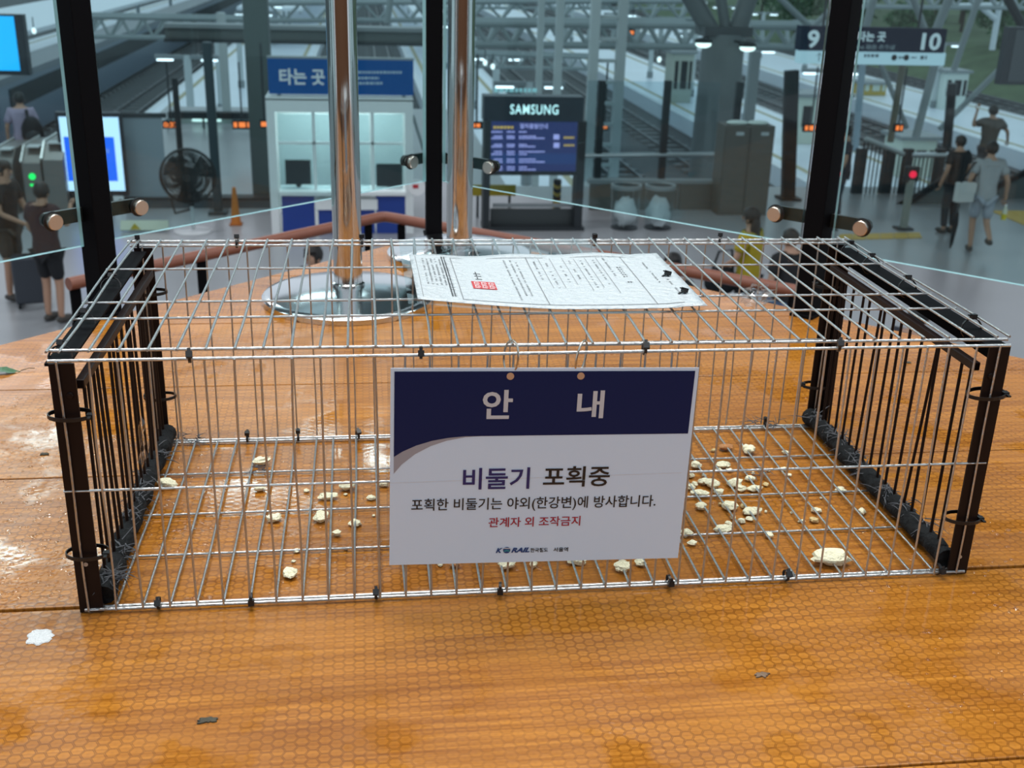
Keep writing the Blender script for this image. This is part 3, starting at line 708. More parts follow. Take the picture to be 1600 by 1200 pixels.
for (look, side, nm), L in buckets.items():
    for i, (_, a, m, g_) in enumerate(sorted(L, key=lambda k: k[0])):
        rank = '' if len(L) == 1 else ('nearest ', 'second nearest ', 'third nearest ', 'fourth nearest ', 'fifth nearest ', 'sixth nearest ', 'seventh nearest ', 'eighth nearest ')[i]
        crumb(*a, '%s%s bread crumb %s the %s' % (rank, look, side, nm), m, g_)
# crumpled clear wrapper on the cage top
wr = MB(); pw = gp(1182, 480, HT+.010)
wr.ball((0, 0, .010), (.017, .013, .011), 16, 10, lambda q: q*(1+.7*mnoise.noise(q*2.3)+.4*mnoise.noise(q*5+Vector((3, 1, 2)))))
lo = min(v[2] for v in wr.v); wr.v = [(x, y, z-lo) for x, y, z in wr.v]; wr.smooth = [False]*len(wr.f)
o = wr.build('plastic_wrapper', CLEAR); o.location = (pw.x, pw.y, HT+.0083); tag(o, 'crumpled clear plastic wrapper on the right part of the cage top', 'wrapper')
# green leaf, white patch, dark specks
lf = MB(); L = .042
ps = []
for i in range(9):
    t = i/8; wdt = .011*math.sin(math.pi*min(1, t*.96+.04))**.8
    ps.append([Vector((L*t, s*wdt*(1+.2*((i+(s > 0)) % 2)), .002+.003*math.sin(t*5)+.0015*abs(s))) for s in (-1, 0, 1)])
for i in range(8):
    for j in range(2): lf.add([ps[i][j], ps[i+1][j], ps[i+1][j+1], ps[i][j+1]], [(0, 1, 2, 3)])
lf_t = thing('fallen_leaf', 'small wet green leaf on the table at the far left', 'leaf', gp(-14, 584) , .15)
lf.build('blade', mat('leaf_green', (.030, .105, .040), .35, nz=.5, nzs=120), lf_t)
MB().tube([(L, 0, .002), (L+.012, .003, .004), (L+.02, .004, .003)], .0006, 6).build('stalk', mat('leaf_stalk', (.06, .05, .02), .6), lf_t)
def splat(px, py, wpx, hpx, name, label, cat, m, seed):
    p = gp(px, py); dep = (p-CAM).dot(_f); rx = wpx*dep/FPX/2; ry = hpx*dep/FPX/2/.55
    n = 40; pts = []
    for k in range(n):
        a = 2*math.pi*k/n; rr = 1 + (.28 if wpx > 40 else .8)*mnoise.noise(Vector((2.2*math.cos(a), 2.2*math.sin(a), seed))) + .12*mnoise.noise(Vector((7*math.cos(a), 7*math.sin(a), seed)))
        pts.append((rx*rr*math.cos(a), ry*rr*math.sin(a)))
    mb = MB(); vs = [(x, y, 0) for x, y in pts] + [(x*.93, y*.93, .0010) for x, y in pts] + [(x*.5, y*.5, .0016) for x, y in pts] + [(0, 0, .0016)]
    fs = [(i, (i+1) % n, n+(i+1) % n, n+i) for i in range(n)] + [(n+i, n+(i+1) % n, 2*n+(i+1) % n, 2*n+i) for i in range(n)] + [(2*n+i, 2*n+(i+1) % n, 3*n) for i in range(n)]
    mb.add(vs, fs, True); o = mb.build(name, m); o.location = (p.x, p.y, .0003); return tag(o, label, cat)
splat(63, 996, 42, 24, 'white_patch', 'white patch on the table left of the cage front corner', 'dropping', mat('chalk_white', (.86, .88, .88), .35, nz=.08, nzs=500, bump=.6), 1.7)  # irregular white patch, slightly raised
splat(326, 1126, 30, 8, 'dirt_speck', 'dark dirt speck on the table at the front left', 'dirt', mat('dirt_dark', (.05, .045, .03), .8, nz=.5, nzs=400), 5.1)
splat(70, 710, 13, 5, 'dirt_speck', 'dark dirt speck on the table left of the cage', 'dirt', MATS['dirt_dark'], 9.1)
splat(1190, 1055, 22, 7, 'dirt_speck', 'faint grey dirt mark on the table front right of the middle', 'dirt', mat('dirt_grey', (.16, .10, .06), .6), 2.1)
splat(1418, 567, 12, 4, 'dirt_speck', 'dark dirt speck on the table behind the right end of the cage', 'dirt', MATS['dirt_dark'], 12.1)
# water droplets
dr = MB()
rd = random.Random(11)
def drop(x, y, r):
    n = 7; vs = [(x+r*math.cos(2*math.pi*k/n)*rd.uniform(.8, 1.2), y+r*math.sin(2*math.pi*k/n)*rd.uniform(.8, 1.2), .0001) for k in range(n)]
    vs += [(x+.62*(v[0]-x), y+.62*(v[1]-y), .0001+r*.26) for v in vs] + [(x, y, .0001+r*.34)]
    fs = [(i, (i+1) % n, n+(i+1) % n, n+i) for i in range(n)] + [(n+i, n+(i+1) % n, 2*n) for i in range(n)]
    dr.add(vs, fs, True)
cnt = 0
while cnt < 2600:
    px, py = rd.uniform(-20, 1620), rd.uniform(560, 1130); p = gp(px, py)
    m_ = mnoise.noise(Vector((p.x*3.2, p.y*3.2, 4.1)))
    left = px < 330 and 620 < py < 935; mid = 380 < px < 600 and 640 < py < 940
    pr_ = .9 if left else (.75 if mid else (.30 if py < 900 else .08))
    if p.y > 1.2 - abs(p.x)*.9: continue
    if rd.random() < pr_ and m_ > (-.15 if left or mid else .12):
        drop(p.x, p.y, (.0007+.0026*rd.random()**2)*(1.25 if left else 1)); cnt += 1
o = dr.build('water_droplets', glass_mat('water', (.93, .88, .80), 1.5, .03)); tag(o, 'water droplets sprinkled over the wooden table', 'water', kind='stuff')

# ================================================================== CONCOURSE FURNITURE BEYOND THE GLASS
GREYP = mat('grey_paint', (.22, .25, .26), .45); DKGREY = mat('dark_grey_paint', (.032, .038, .043), .5, spec=.2); PALE = mat('pale_paint', (.48, .53, .54), .5)
BOOTHW = mat('booth_white', (.74, .77, .77), .45); BLUEP = mat('booth_blue', (.010, .045, .27), .4); CHAR = mat('charcoal', (.014, .017, .02), .55, spec=.15)
def emis(name, c, s): return mat(name, (.02, .02, .02), .4, emit=c, estr=s)
def rbox(px0, py0, px1, py1, Y, depth, name, m, parent, bevel=0):
    x0, x1, z0, z1 = rect(px0, py0, px1, py1, Y); return wb(MB().mm((x0, Y, z0), (x1, Y+depth, z1)), name, m, parent, bevel)
def dashes(rows, Y, name, m, parent):
    """rows of illegible print, each (px0, px1, py, height)"""
    mb = MB(); r_ = random.Random(len(rows)*7+int(rows[0][0]))
    for (a, b, py, h) in rows:
        x = a
        while x < b:
            wd = r_.uniform(h*.6, h*1.3); x0, x1, z0, z1 = rect(x, py-h/2, min(b, x+wd), py+h/2, Y); mb.mm((x0, Y-.004, z0), (x1, Y-.001, z1)); x += wd + h*.35
    o = wb(mb, name, m, parent); o['kind'] = 'stuff'; return o
# ---- information booth with the blue sign on top
bt = thing('information_booth', 'white glazed information booth with blue counter panels under the blue sign', 'booth', (-.53, 17.0, ZF))
Yb = 17.0; bx0, bx1 = -1.66, .60; bz1 = -1.63
wb(MB().mm((bx0, Yb, bz1-.20), (bx1, Yb+.12, bz1)), 'header', BOOTHW, bt); wb(MB().mm((bx0, Yb, bz1-.02), (bx1, Yb+1.7, bz1+.03)), 'roof', BOOTHW, bt)
for x in (bx0, bx1-.13): wb(MB().mm((x, Yb, ZF), (x+.13, Yb+.12, bz1-.2)), 'corner_post', BOOTHW, bt)
wb(MB().mm((bx0, Yb+1.6, ZF), (bx1, Yb+1.7, bz1)), 'back_wall', mat('booth_inside', (.58, .62, .62), .5), bt)
for x in (bx0, bx1-.04): wb(MB().mm((x, Yb+.12, ZF), (x+.04, Yb+1.6, bz1)), 'side_wall', BOOTHW, bt)
for (a, b, c, d) in ((489, 175, 494, 312), (580, 175, 585, 312), (434, 222, 630, 226)): rbox(a, b, c, d, Yb+.06, .05, 'mullion', BOOTHW, bt)
rbox(441, 307, 492, 366, Yb+.02, .05, 'counter_panel', BLUEP, bt); rbox(588, 307, 637, 366, Yb+.02, .05, 'counter_panel', BLUEP, bt); rbox(498, 328, 586, 372, Yb+.02, .05, 'counter_panel', BLUEP, bt)
rbox(436, 300, 634, 306, Yb-.10, .55, 'counter_top', BOOTHW, bt); rbox(494, 312, 590, 328, Yb-.06, .3, 'ledge', BOOTHW, bt)
wb(MB().mm((bx0+.2, Yb+.5, bz1-.10), (bx1-.2, Yb+1.2, bz1-.07)), 'ceiling_lamp', emis('booth_lamp', (.95, 1.0, 1.0), 7.0), bt)
rbox(436, 178, 578, 300, Yb+.10, .012, 'window_pane', glass_mat('booth_glass', (.80, .88, .90), 1.45, .02), bt); rbox(585, 178, 630, 300, Yb+.10, .012, 'window_pane', MATS['booth_glass'], bt)
for (a, b, c, d, l) in ((446, 250, 486, 298, 'black monitor at the left window of the information booth'), (588, 256, 629, 301, 'black monitor at the right window of the information booth')):
    x0, x1, z0, z1 = rect(a, b, c, d, Yb+.28); t = thing('desk_monitor', l, 'monitor', ((x0+x1)/2, Yb+.3, z0))
    wb(MB().mm((x0, Yb+.28, z0+.10), (x1, Yb+.31, z1)), 'screen_housing', CHAR, t, .006); wb(MB().mm(((x0+x1)/2-.04, Yb+.30, z0), ((x0+x1)/2+.04, Yb+.33, z0+.14)), 'neck', CHAR, t); wb(MB().mm(((x0+x1)/2-.1, Yb+.22, z0-.005), ((x0+x1)/2+.1, Yb+.40, z0+.01)), 'foot', CHAR, t)
p = yp(649, 292, Yb+.02); o = MB().lathe([(0, 0), (.13, 0), (.13, .02), (0, .02)], n=24, mtx=Matrix.Rotation(math.pi/2, 3, 'X')).build('round_sign', WHITE); o.location = (p.x+.02, Yb-.02, p.z); tag(o, 'round white sign with a red mark at the right end of the booth', 'sign')
MB().box((-.02, -.024, .02), (.09, .006, .06)).build('red_mark', mat('mark_red', (.45, .01, .02), .4), o)
bs = thing('platform_sign', 'blue platform sign with white lettering on the roof of the information booth', 'sign', (-.49, 17, bz1+.03))
Ys = 17.05; x0, x1, z0, z1 = rect(419, 93, 646, 148, Ys)
wb(MB().mm((x0, Ys, z0), (x1, Ys+.14, z1)), 'board', mat('sign_blue', (.002, .080, .30), .45, spec=.2), bs); wb(MB().mm((x0-.01, Ys+.005, z1), (x1+.01, Ys+.15, z1+.03)), 'top_edge', GREYP, bs)
for x in (x0+.15, x1-.15): wb(MB().mm((x-.03, Ys+.02, bz1+.03), (x+.03, Ys+.12, z0)), 'foot', GREYP, bs)
def wtext(txt, px, py, Y, wpx, hpx, m, parent, bold=.02, shear=0):
    q = yp(px, py, Y); dep = (q-CAM).dot(_f); o = facing_text(txt, 0, 0, 0, wpx*dep/FPX, hpx*dep/FPX, m, parent, bold, 'lettering', shear); o.location = Vector((q.x, Y-.004, q.z)) - parent.location; return o
LET = mat('sign_white_lettering', (.72, .76, .78), .5)
wtext('타는 곳', 472, 120, Ys, 70, 25, LET, bs, .03)
dashes([(560, 628, 113, 4), (558, 592, 122, 4), (556, 598, 130, 4)], Ys, 'small_print', mat('sign_grey_lettering', (.40, .52, .62), .5), bs)
# ---- departure screen stand
ks = thing('departure_display', 'dark free-standing departure display with lit white maker name above a blue screen', 'display', (2.57, 17.2, ZF))
Yk = 17.2
rbox(756, 151, 912, 190, Yk, .35, 'header', mat('display_navy', (.012, .022, .036), .4), ks); rbox(756, 190, 766, 360, Yk, .35, 'side_frame', DKGREY, ks); rbox(901, 190, 913, 360, Yk, .35, 'side_frame', DKGREY, ks)
rbox(756, 356, 913, 364, Yk-.05, .55, 'base', DKGREY, ks); rbox(766, 268, 901, 274, Yk, .1, 'lower_frame', DKGREY, ks)
rbox(766, 326, 901, 355, Yk+.20, .05, 'lower_panel', mat('smoked_panel', (.045, .055, .058), .3), ks); rbox(770, 318, 898, 324, Yk+.17, .03, 'shelf_edge', GREYP, ks)
sc = rbox(765, 190, 901, 268, Yk+.03, .05, 'screen', emis('screen_blue', (.012, .022, .115), 1.0), ks); rbox(766, 240, 900, 256, Yk+.025, .004, 'highlight_row', emis('screen_blue2', (.010, .035, .15), 1.0), ks)
GLOW = emis('glow_white', (.62, .95, 1.0), 1.5); LILAC = emis('screen_text', (.45, .45, .95), .9); AMB = emis('screen_amber', (.85, .55, .12), .7)
wtext('SAMSUNG', 835, 171, Yk, 76, 15, GLOW, ks, .008)
wtext('열차출발안내', 834, 197, Yk+.02, 44, 8, LILAC, ks, .02)
rows = []
for k, y in enumerate((206, 213, 216, 226, 229, 237, 241, 249, 253, 261, 265)): rows += [(768+(k % 2)*4, 785, y, 2.6), (792, 804, y, 2.6), (811, 823+(k % 3)*14, y, 2.4)]
dashes(rows, Yk+.02, 'screen_rows', LILAC, ks); dashes([(771, 802, 199, 4), (881, 897, 215, 3), (881, 897, 227, 3)], Yk+.02, 'screen_times', AMB, ks)
for y in (214, 227): rbox(865, y-4, 874, y+4, Yk+.024, .004, 'screen_icon', LILAC, ks)
dashes([(772, 840, 141, 6)], Yk+.5, 'upper_lettering', emis('glow_teal', (.30, .62, .70), .8), ks)
# ---- left portrait screen, notice board, dark bench, caution plate
ps_ = thing('portrait_display', 'tall lit advertising display with a blue poster behind the left black post', 'display', (-4.68, 18.6, ZF)); Yl = 18.6
rbox(93, 176, 194, 306, Yl, .14, 'housing', mat('display_black', (.008, .012, .02), .4), ps_); rbox(98, 183, 190, 298, Yl-.012, .012, 'screen', emis('poster_white', (.50, .72, 1.0), 1.5), ps_)
rbox(103, 214, 181, 283, Yl-.02, .008, 'poster', emis('poster_blue', (.0, .14, 1.0), 1.1), ps_); rbox(112, 306, 176, 332, Yl+.02, .1, 'pedestal', CHAR, ps_)
dashes([(112, 170, 236, 7), (118, 160, 262, 5), (114, 168, 272, 5)], Yl-.02, 'poster_print', emis('poster_pale', (.30, .48, .95), .8), ps_)
nb = thing('notice_board', 'plain grey free-standing board between the lit display and the fan', 'board', (-3.9, 18.7, ZF)); Yn = 18.95
rbox(187, 183, 257, 312, Yn, .05, 'panel', mat('board_grey', (.23, .29, .33), .5), nb); rbox(185, 177, 259, 184, Yn-.01, .07, 'top_rail', DKGREY, nb)
for x in (187, 255): rbox(x, 312, x+4, 333, Yn, .05, 'leg', DKGREY, nb)
lb = thing('low_partition', 'low dark grey partition running behind the fan', 'partition', (-2.7, 18.9, ZF)); rbox(196, 312, 425, 346, 18.9, .25, 'panel', mat('partition_dark', (.06, .075, .085), .5), lb); rbox(194, 309, 426, 313, 18.88, .3, 'cap', DKGREY, lb)
cp = thing('caution_plate', 'white and yellow caution plate with a warning triangle on the concourse floor', 'sign', gp(227, 362, ZF)); q = cp.location
MB().box((0, 0, .10), (.74, .04, .16), Matrix.Rotation(-.5, 3, 'X')).build('plate', mat('plate_pale', (.52, .56, .45), .5), cp)
tr = [(-.22, -.046+.05, .05), (-.06, -.046+.05, .05), (-.14, -.046-.02+.05, .155)]
mt = MB(); mt.add([Vector(v)+Vector((0, -.06, 0)) for v in tr]+[Vector(v)+Vector((0, -.052, 0)) for v in tr], [(0, 1, 2), (3, 5, 4), (0, 3, 4, 1), (1, 4, 5, 2), (2, 5, 3, 0)]); mt.build('warning_triangle', mat('warn_yellow', (.55, .42, .03), .5), cp)
# ---- pedestal fan
fc = yp(293, 276, 17.0); fan = thing('pedestal_fan', 'large dark pedestal fan on a round white base left of the booth', 'fan', (fc.x, 17.0, ZF)); RF = .42
L0 = fan.location; hub = Vector((0, 0, fc.z-ZF)); ry = Matrix.Rotation(math.pi/2, 3, 'X')
FANM = mat('fan_dark', (.016, .018, .019), .6)
grill = MB()
for rr, yy in ((RF, 0), (RF, .09), (.33, -.05), (.22, -.08), (.11, -.09), (.33, .14), (.20, .16)):
    grill.tube([hub + Vector((rr*math.cos(2*math.pi*k/40), yy, rr*math.sin(2*math.pi*k/40))) for k in range(41)], .013 if rr == RF else .008, 5, False)
for k in range(64):
    a = 2*math.pi*k/64; c, s_ = math.cos(a), math.sin(a)
    grill.tube([hub + Vector((r_*c, y_, r_*s_)) for r_, y_ in ((.07, -.09), (.22, -.08), (.33, -.05), (RF, 0), (RF, .09), (.20, .16))], .0075, 4, False)
go_ = grill.build('guard', FANM, fan); go_['kind'] = 'stuff'
for k in range(3):
    bl_ = MB(); a0 = 2*math.pi*k/3
    pts = [[hub + Vector((r_*math.cos(a0+da), .03+.05*da, r_*math.sin(a0+da))) for da in (0, .3, .65, 1.0)] for r_ in (.07, .18, .29, .38)]
    for i in range(3):
        for j in range(3): bl_.add([pts[i][j], pts[i+1][j], pts[i+1][j+1], pts[i][j+1]], [(0, 1, 2, 3)], True)
    o = bl_.build('blade', mat('fan_blade', (.03, .033, .035), .6), fan); md = o.modifiers.new('thickness', 'SOLIDIFY'); md.thickness = .006
MB().lathe([(0, -.10), (.07, -.10), (.075, -.08), (.075, -.07), (0, -.06)], hub, 20, ry.inverted()).build('hub_cap', FANM, fan)
MB().lathe([(0, .10), (.09, .10), (.10, .16), (.08, .32), (0, .34)], hub, 20, Matrix.Rotation(-math.pi/2, 3, 'X')).build('motor', FANM, fan)
MB().tube([(0, .18, .03), (0, .18, hub.z-.06)], .028, 12).build('pole', PALE, fan); MB().tube([(0, .18, hub.z-.5), (0, .18, hub.z-.03)], .05, 12).build('sleeve', FANM, fan)
MB().lathe([(0, 0), (.30, 0), (.30, .02), (.26, .035), (.05, .05), (0, .05)], (0, .18, 0), 32).build('base', mat('fan_base_white', (.62, .64, .65), .4), fan)
MB().tube([hub+Vector((-.30, .1, -.35)), hub+Vector((-.26, .18, -.62)), Vector((0, .18, hub.z-.55))], .02, 6).build('yoke', FANM, fan)
# ---- orange cone, bollard with hazard stripes, bins, cabinet
q = gp(369, 351, ZF); cn = thing('traffic_cone', 'slim orange cone standing right of the fan', 'cone', q)
MB().lathe([(.0, .02), (.085, .02), (.08, .05), (.03, .62), (0, .62)], n=20).build('body', mat('cone_orange', (.50, .15, .015), .5), cn); MB().box((0, 0, .012), (.20, .20, .024)).build('foot', mat('cone_orange_dark', (.30, .09, .01), .6), cn)
q = gp(873, 352, ZF); hb = thing('striped_bollard', 'black bollard with yellow hazard stripes behind the departure display', 'bollard', Vector((q.x, 17.86, ZF)))
MB().lathe([(0, 0), (.07, 0), (.07, .72), (0, .72)], n=16).build('post', CHAR, hb)
for k in range(5):
    mb = MB(); zb = .10+.13*k; vs = []
    for j in range(17):
        a = 2*math.pi*j/16; z = zb + .05*math.sin(a); vs += [(.0715*math.cos(a), .0715*math.sin(a), z), (.0715*math.cos(a), .0715*math.sin(a), z+.055)]
    mb.add(vs, [(2*j, 2*j+2, 2*j+3, 2*j+1) for j in range(16)], True); mb.build('stripe', mat('hazard_yellow', (.50, .33, .03), .5), hb)
BINM = glass_mat('bin_plastic', (.86, .90, .91), 1.45, .25)
for px, l in ((975, 'left of the two translucent rubbish bins below the railing'), (1027, 'right of the two translucent rubbish bins below the railing')):
    q = gp(px, 356, ZF); t = thing('rubbish_bin', l, 'bin', q, group='translucent rubbish bins')
    MB().lathe([(0, .01), (.22, .01), (.235, .10), (.25, .70)], n=24).build('body', BINM, t); MB().lathe([(.25, .68), (.265, .68), (.265, .74), (.24, .75), (.22, .72)], n=24).build('rim', GREYP, t)
    MB().ball((0, 0, .28), (.19, .19, .25), 14, 10, lambda v: v*(1+.35*mnoise.noise(v*3+Vector((px, 0, 0))))).build('liner_bag', mat('bag_grey', (.62, .66, .67), .4), t)
    MB().lathe([(0, 0), (.23, 0), (.23, .015), (0, .015)], n=24).build('foot_ring', DKGREY, t)
cb = thing('metal_cabinet', 'brownish grey double cabinet under the forked column at the railing', 'cabinet', (6.55, 18.3, ZF)); CAB = mat('cabinet_taupe', (.105, .100, .088), .5)
x0, x1, z0, z1 = rect(1127, 197, 1204, 340, 18.3)
wb(MB().mm((x0, 18.3, ZF), (x1, 18.8, z1)), 'body', CAB, cb)
for k in range(2): d = wb(MB().mm((x0+.02+k*(x1-x0)/2, 18.28, ZF+.06), (x0-.02+(k+1)*(x1-x0)/2, 18.3, z1-.03)), 'door', CAB, cb, .004); MB().mm((x0+.2+k*(x1-x0)/2, 18.272, z1-.16), (x0+.34+k*(x1-x0)/2, 18.281, z1-.10)).build('name_plate', PALE, d)
for k in range(2): wb(MB().ball(((x0+x1)/2+(-.18, .2)[k], 18.5, z1+.03), (.20, .12, .045), 14, 8), 'painted_glow', mat('painted_glow_white', (.75, .85, .80), .5), cb)  # white glow on the cabinet top, put in as white lumps
# ---- edge railing with tall black posts and low bar
rl_ = thing('edge_railing', 'steel railing with tall dark posts along the concourse edge right of the departure display', 'railing', (5.4, 20.6, ZF)); Yr = 20.6
a, b = yp(906, 243, Yr), yp(1128, 241, Yr); wb(MB().tube([a, b], .045, 10), 'top_bar', mat('bright_steel', (.58, .62, .64), .3, .7), rl_)
a, b = yp(920, 281, Yr), yp(1122, 283, Yr); wb(MB().tube([a, b], .05, 10), 'low_bar', GREYP, rl_)
for px, y0 in ((935, 126), (1036, 126), (1146, 128)):
    q = yp(px, 240, Yr); wb(MB().mm((q.x-.065, Yr-.03, ZF), (q.x+.065, Yr+.08, yp(px, y0, Yr).z)), 'tall_post', DKGREY, rl_)
q0, q1 = yp(915, 200, Yr), yp(1120, 200, Yr); wb(MB().mm((q0.x, Yr+.02, ZF+.15), (q1.x, Yr+.035, -1.68)), 'glass_panel', glass_mat('rail_glass', (.82, .88, .90), 1.4, .02), rl_)
bp_ = thing('black_stanchion', 'thick black slanted post right of the metal cabinet', 'post', (7.85, 19.7, ZF)); a, b = yp(1237, 110, 19.7), yp(1231, 312, 19.7); wb(MB().beam(b, a, .24, .16), 'shaft', CHAR, bp_); wb(MB().mm((b.x-.2, 19.5, ZF), (b.x+.2, 19.9, ZF+.04)), 'foot', CHAR, bp_)
lw = thing('low_wall', 'low taupe panel wall behind the two rubbish bins', 'wall', (5.2, 18.75, ZF))
for k in range(3):
    a, b = 921+k*70, 921+(k+1)*70-2; x0, x1, z0, z1 = rect(a, 287, b, 338, 18.75); wb(MB().mm((x0, 18.75, ZF), (x1, 18.83, z1)), 'panel', mat('low_wall_taupe', (.115, .112, .10), .5), lw, .006)
x0, x1, z0, z1 = rect(919, 284, 1131, 287, 18.75); wb(MB().mm((x0, 18.73, z0), (x1, 18.86, z1+.03)), 'cap', GREYP, lw)
yt = thing('yellow_barrier', 'yellow barrier board on legs half hidden behind the departure display', 'barrier', (2.0, 18.1, ZF)); x0, x1, z0, z1 = rect(738, 289, 806, 306, 18.1)
wb(MB().mm((x0, 18.1, z0), (x1, 18.13, z1)), 'board', mat('barrier_yellow', (.36, .28, .015), .5), yt)
for x in (x0+.08, x1-.12): wb(MB().mm((x, 18.13, ZF), (x+.04, 18.17, z0+.1)), 'leg', DKGREY, yt)
# ---- yellow guide strips on the floor
for i, (pts, l) in enumerate((([(1312, 367), (1437, 364), (1441, 372), (1308, 375)], 'short yellow guide strip on the floor right of the right black post'),
      ([(1548, 330), (1640, 330), (1640, 352), (1600, 352)], 'yellow guide strip on the floor at the far right edge'))):
    vs = [gp(x, y, ZF) for x, y in pts]; t = thing('guide_strip', l, 'floor strip', vs[0])
    n = 6
    for k in range(n):
        f0, f1 = k/n+.004, (k+1)/n-.004; A_, B_ = vs[0].lerp(vs[1], f0), vs[0].lerp(vs[1], f1); C_, D_ = vs[3].lerp(vs[2], f1), vs[3].lerp(vs[2], f0)
        lo = [Vector((p.x, p.y, ZF+.001)) for p in (D_, C_, B_, A_)]; hi = [p+Vector((0, 0, .012)) for p in lo]
        wb(MB().add(lo+hi, [(3, 2, 1, 0), (4, 5, 6, 7), (0, 1, 5, 4), (1, 2, 6, 5), (2, 3, 7, 6), (3, 0, 4, 7)]), 'tile', YEL, t)
# ---- hanging platform number sign
ns = thing('number_sign', 'navy hanging sign for platforms 9 and 10 with a white lower strip', 'sign', (7.56, 16, -.9)); Yq = 16.0
rbox(1251, 43, 1478, 81, Yq, .22, 'upper_panel', mat('number_navy', (.003, .010, .035), .6, spec=.05), ns); rbox(1250, 81, 1477, 101, Yq, .22, 'lower_strip', emis('strip_white', (.55, .80, .95), .62), ns)
wtext('9', 1271, 61, Yq, 19, 27, emis('number_white', (.62, .78, .88), .6), ns, .03); wtext('10', 1455, 65, Yq, 32, 26, MATS['number_white'], ns, .03)
wtext('타는 곳', 1362, 57, Yq, 46, 15, MATS['number_white'], ns, .03); wtext('Platforms 站台 のりば', 1358, 73, Yq, 86, 8, emis('number_grey', (.25, .35, .42), .5), ns, .01)
for px in (1397, 1416): 
    q = yp(px, 90, Yq); wb(MB().lathe([(0, 0), (.045, 0), (.045, .004), (0, .004)], (q.x, Yq-.001, q.z), 18, ry), 'round_icon', CHAR, ns)
dashes([(1350, 1374, 87, 5), (1404, 1411, 90, 4), (1424, 1432, 90, 3), (1438, 1448, 90, 6), (1330, 1338, 89, 3)], Yq, 'small_print', mat('strip_print', (.10, .15, .18), .5), ns)
q = yp(1280, 88, Yq); wb(MB().beam((q.x, Yq-.003, q.z-.07), (q.x, Yq-.003, q.z+.05), .012, .004).beam((q.x-.05, Yq-.003, q.z), (q.x, Yq-.003, q.z+.05), .012, .004).beam((q.x+.05, Yq-.003, q.z), (q.x, Yq-.003, q.z+.05), .012, .004), 'arrow', CHAR, ns)
for px in (1290, 1440): q = yp(px, 43, Yq); wb(MB().tube([(q.x, Yq+.1, q.z), (q.x, Yq+.1, 3.0)], .02, 8), 'hanger', DKGREY, ns)
# ---- hanging displays at the frame edges
for (a, b, c, d, Y, l, nm, mm_) in ((-60, 22, 41, 117, 13, 'bright blue screen of a hanging display at the upper left edge', 'hanging_display', emis('sky_screen', (.0, .42, 1.0), 1.35)),
                          (1568, 43, 1680, 133, 14, 'dark switched-off hanging display at the upper right edge', 'hanging_display', mat('dead_screen', (.06, .065, .075), .3))):
    x0, x1, z0, z1 = rect(a, b, c, d, Y); t = thing(nm, l, 'display', ((x0+x1)/2, Y, z0)); wb(MB().mm((x0, Y, z0), (x1, Y+.12, z1)), 'housing', mat('housing_dark', (.010, .014, .022), .4), t)
    if Y == 13: wb(MB().mm((x0+.02, Y-.008, z0+.05), (x1-.10, Y, z1-.02)), 'screen', mm_, t, .02)
    else: wb(MB().mm((x0+.12, Y-.008, z0+.04), (x1-.02, Y, z1-.04)), 'screen', mm_, t)
    wb(MB().tube([((x0+x1)/2, Y+.06, z1), ((x0+x1)/2, Y+.06, 2.6)], .03, 8), 'hanger', DKGREY, t)
# ---- ticket gates at the left
GATE = mat('gate_grey', (.16, .165, .16), .35, .3)
def gate(px, py, wd, h, l, green):
    """px, py: where the upper front edge of the gate shows"""
    q = yp(px, py, 18.45); h = q.z - ZF; t = thing('ticket_gate', l, 'gate', (q.x, 19.0, ZF))
    mb = MB(); prof = [(-.55, 0), (.75, 0), (.75, h*.92), (.60, h), (-.25, h), (-.55, h*.78)]
    vs = [(-wd/2, y, z) for y, z in prof] + [(wd/2, y, z) for y, z in prof]; n = len(prof); mb.add(vs, [tuple(range(n)), tuple(reversed(range(n, 2*n)))] + [(i, n+i, n+(i+1) % n, (i+1) % n) for i in range(n)]); mb.build('housing', GATE, t, .01)
    MB().beam((-wd/2, -.57, h*.80), (-wd/2, -.27, h*1.01), .03, .03).beam((-wd/2, -.27, h*1.01), (-wd/2, .7, h*1.01), .03, .03).build('edge_trim', mat('gate_trim', (.6, .63, .62), .3, .6), t)
    MB().box((.02, -.3, h*1.0), (wd*.7, .25, .02)).build('card_reader', PALE, t)
    if green: 
        MB().lathe([(0, 0), (.055, 0), (.055, .01), (0, .01)], (0, -.557, h*.58), 16, ry).build('signal_arrow', emis('signal_green', (.0, 1.0, .16), 1.3), t); MB().box((0, -.558, h*.45), (.10, .012, .035)).build('signal_bar', MATS['signal_green'], t)
    return t
gate(45, 232, .30, 0, 'grey ticket gate with a lit green signal at the left', True); gate(79, 226, .34, 0, 'wide grey ticket gate between the green-lit gate and the lit display', False); gate(2, 236, .28, 0, 'grey ticket gate at the very left edge of the picture', False)
def red_gate(px, py, l):
    q = yp(px, py, 17.2); t = thing('exit_gate_post', l, 'gate post', (q.x, 17.2, ZF)); hz = q.z-ZF
    MB().mm((-.05, -.04, 0), (.05, .06, hz-.10)).build('post', mat('gate_post_pale', (.26, .28, .25), .5), t); MB().mm((-.13, -.03, hz-.13), (.13, .06, hz+.13)).build('head', DKGREY, t, .02)
    MB().lathe([(0, 0), (.060, 0), (.060, .02), (0, .02)], (0, -.03, hz), 18, ry).build('red_light', emis('signal_red', (1.0, .01, .06), 1.2), t)
    MB().mm((-.14, -.1, 0), (.14, .14, .03)).build('foot', DKGREY, t)
red_gate(1425, 272, 'gate post with a glowing red disc left of the walking man'); red_gate(1305, 271, 'gate post with a glowing red disc half behind the right black post')
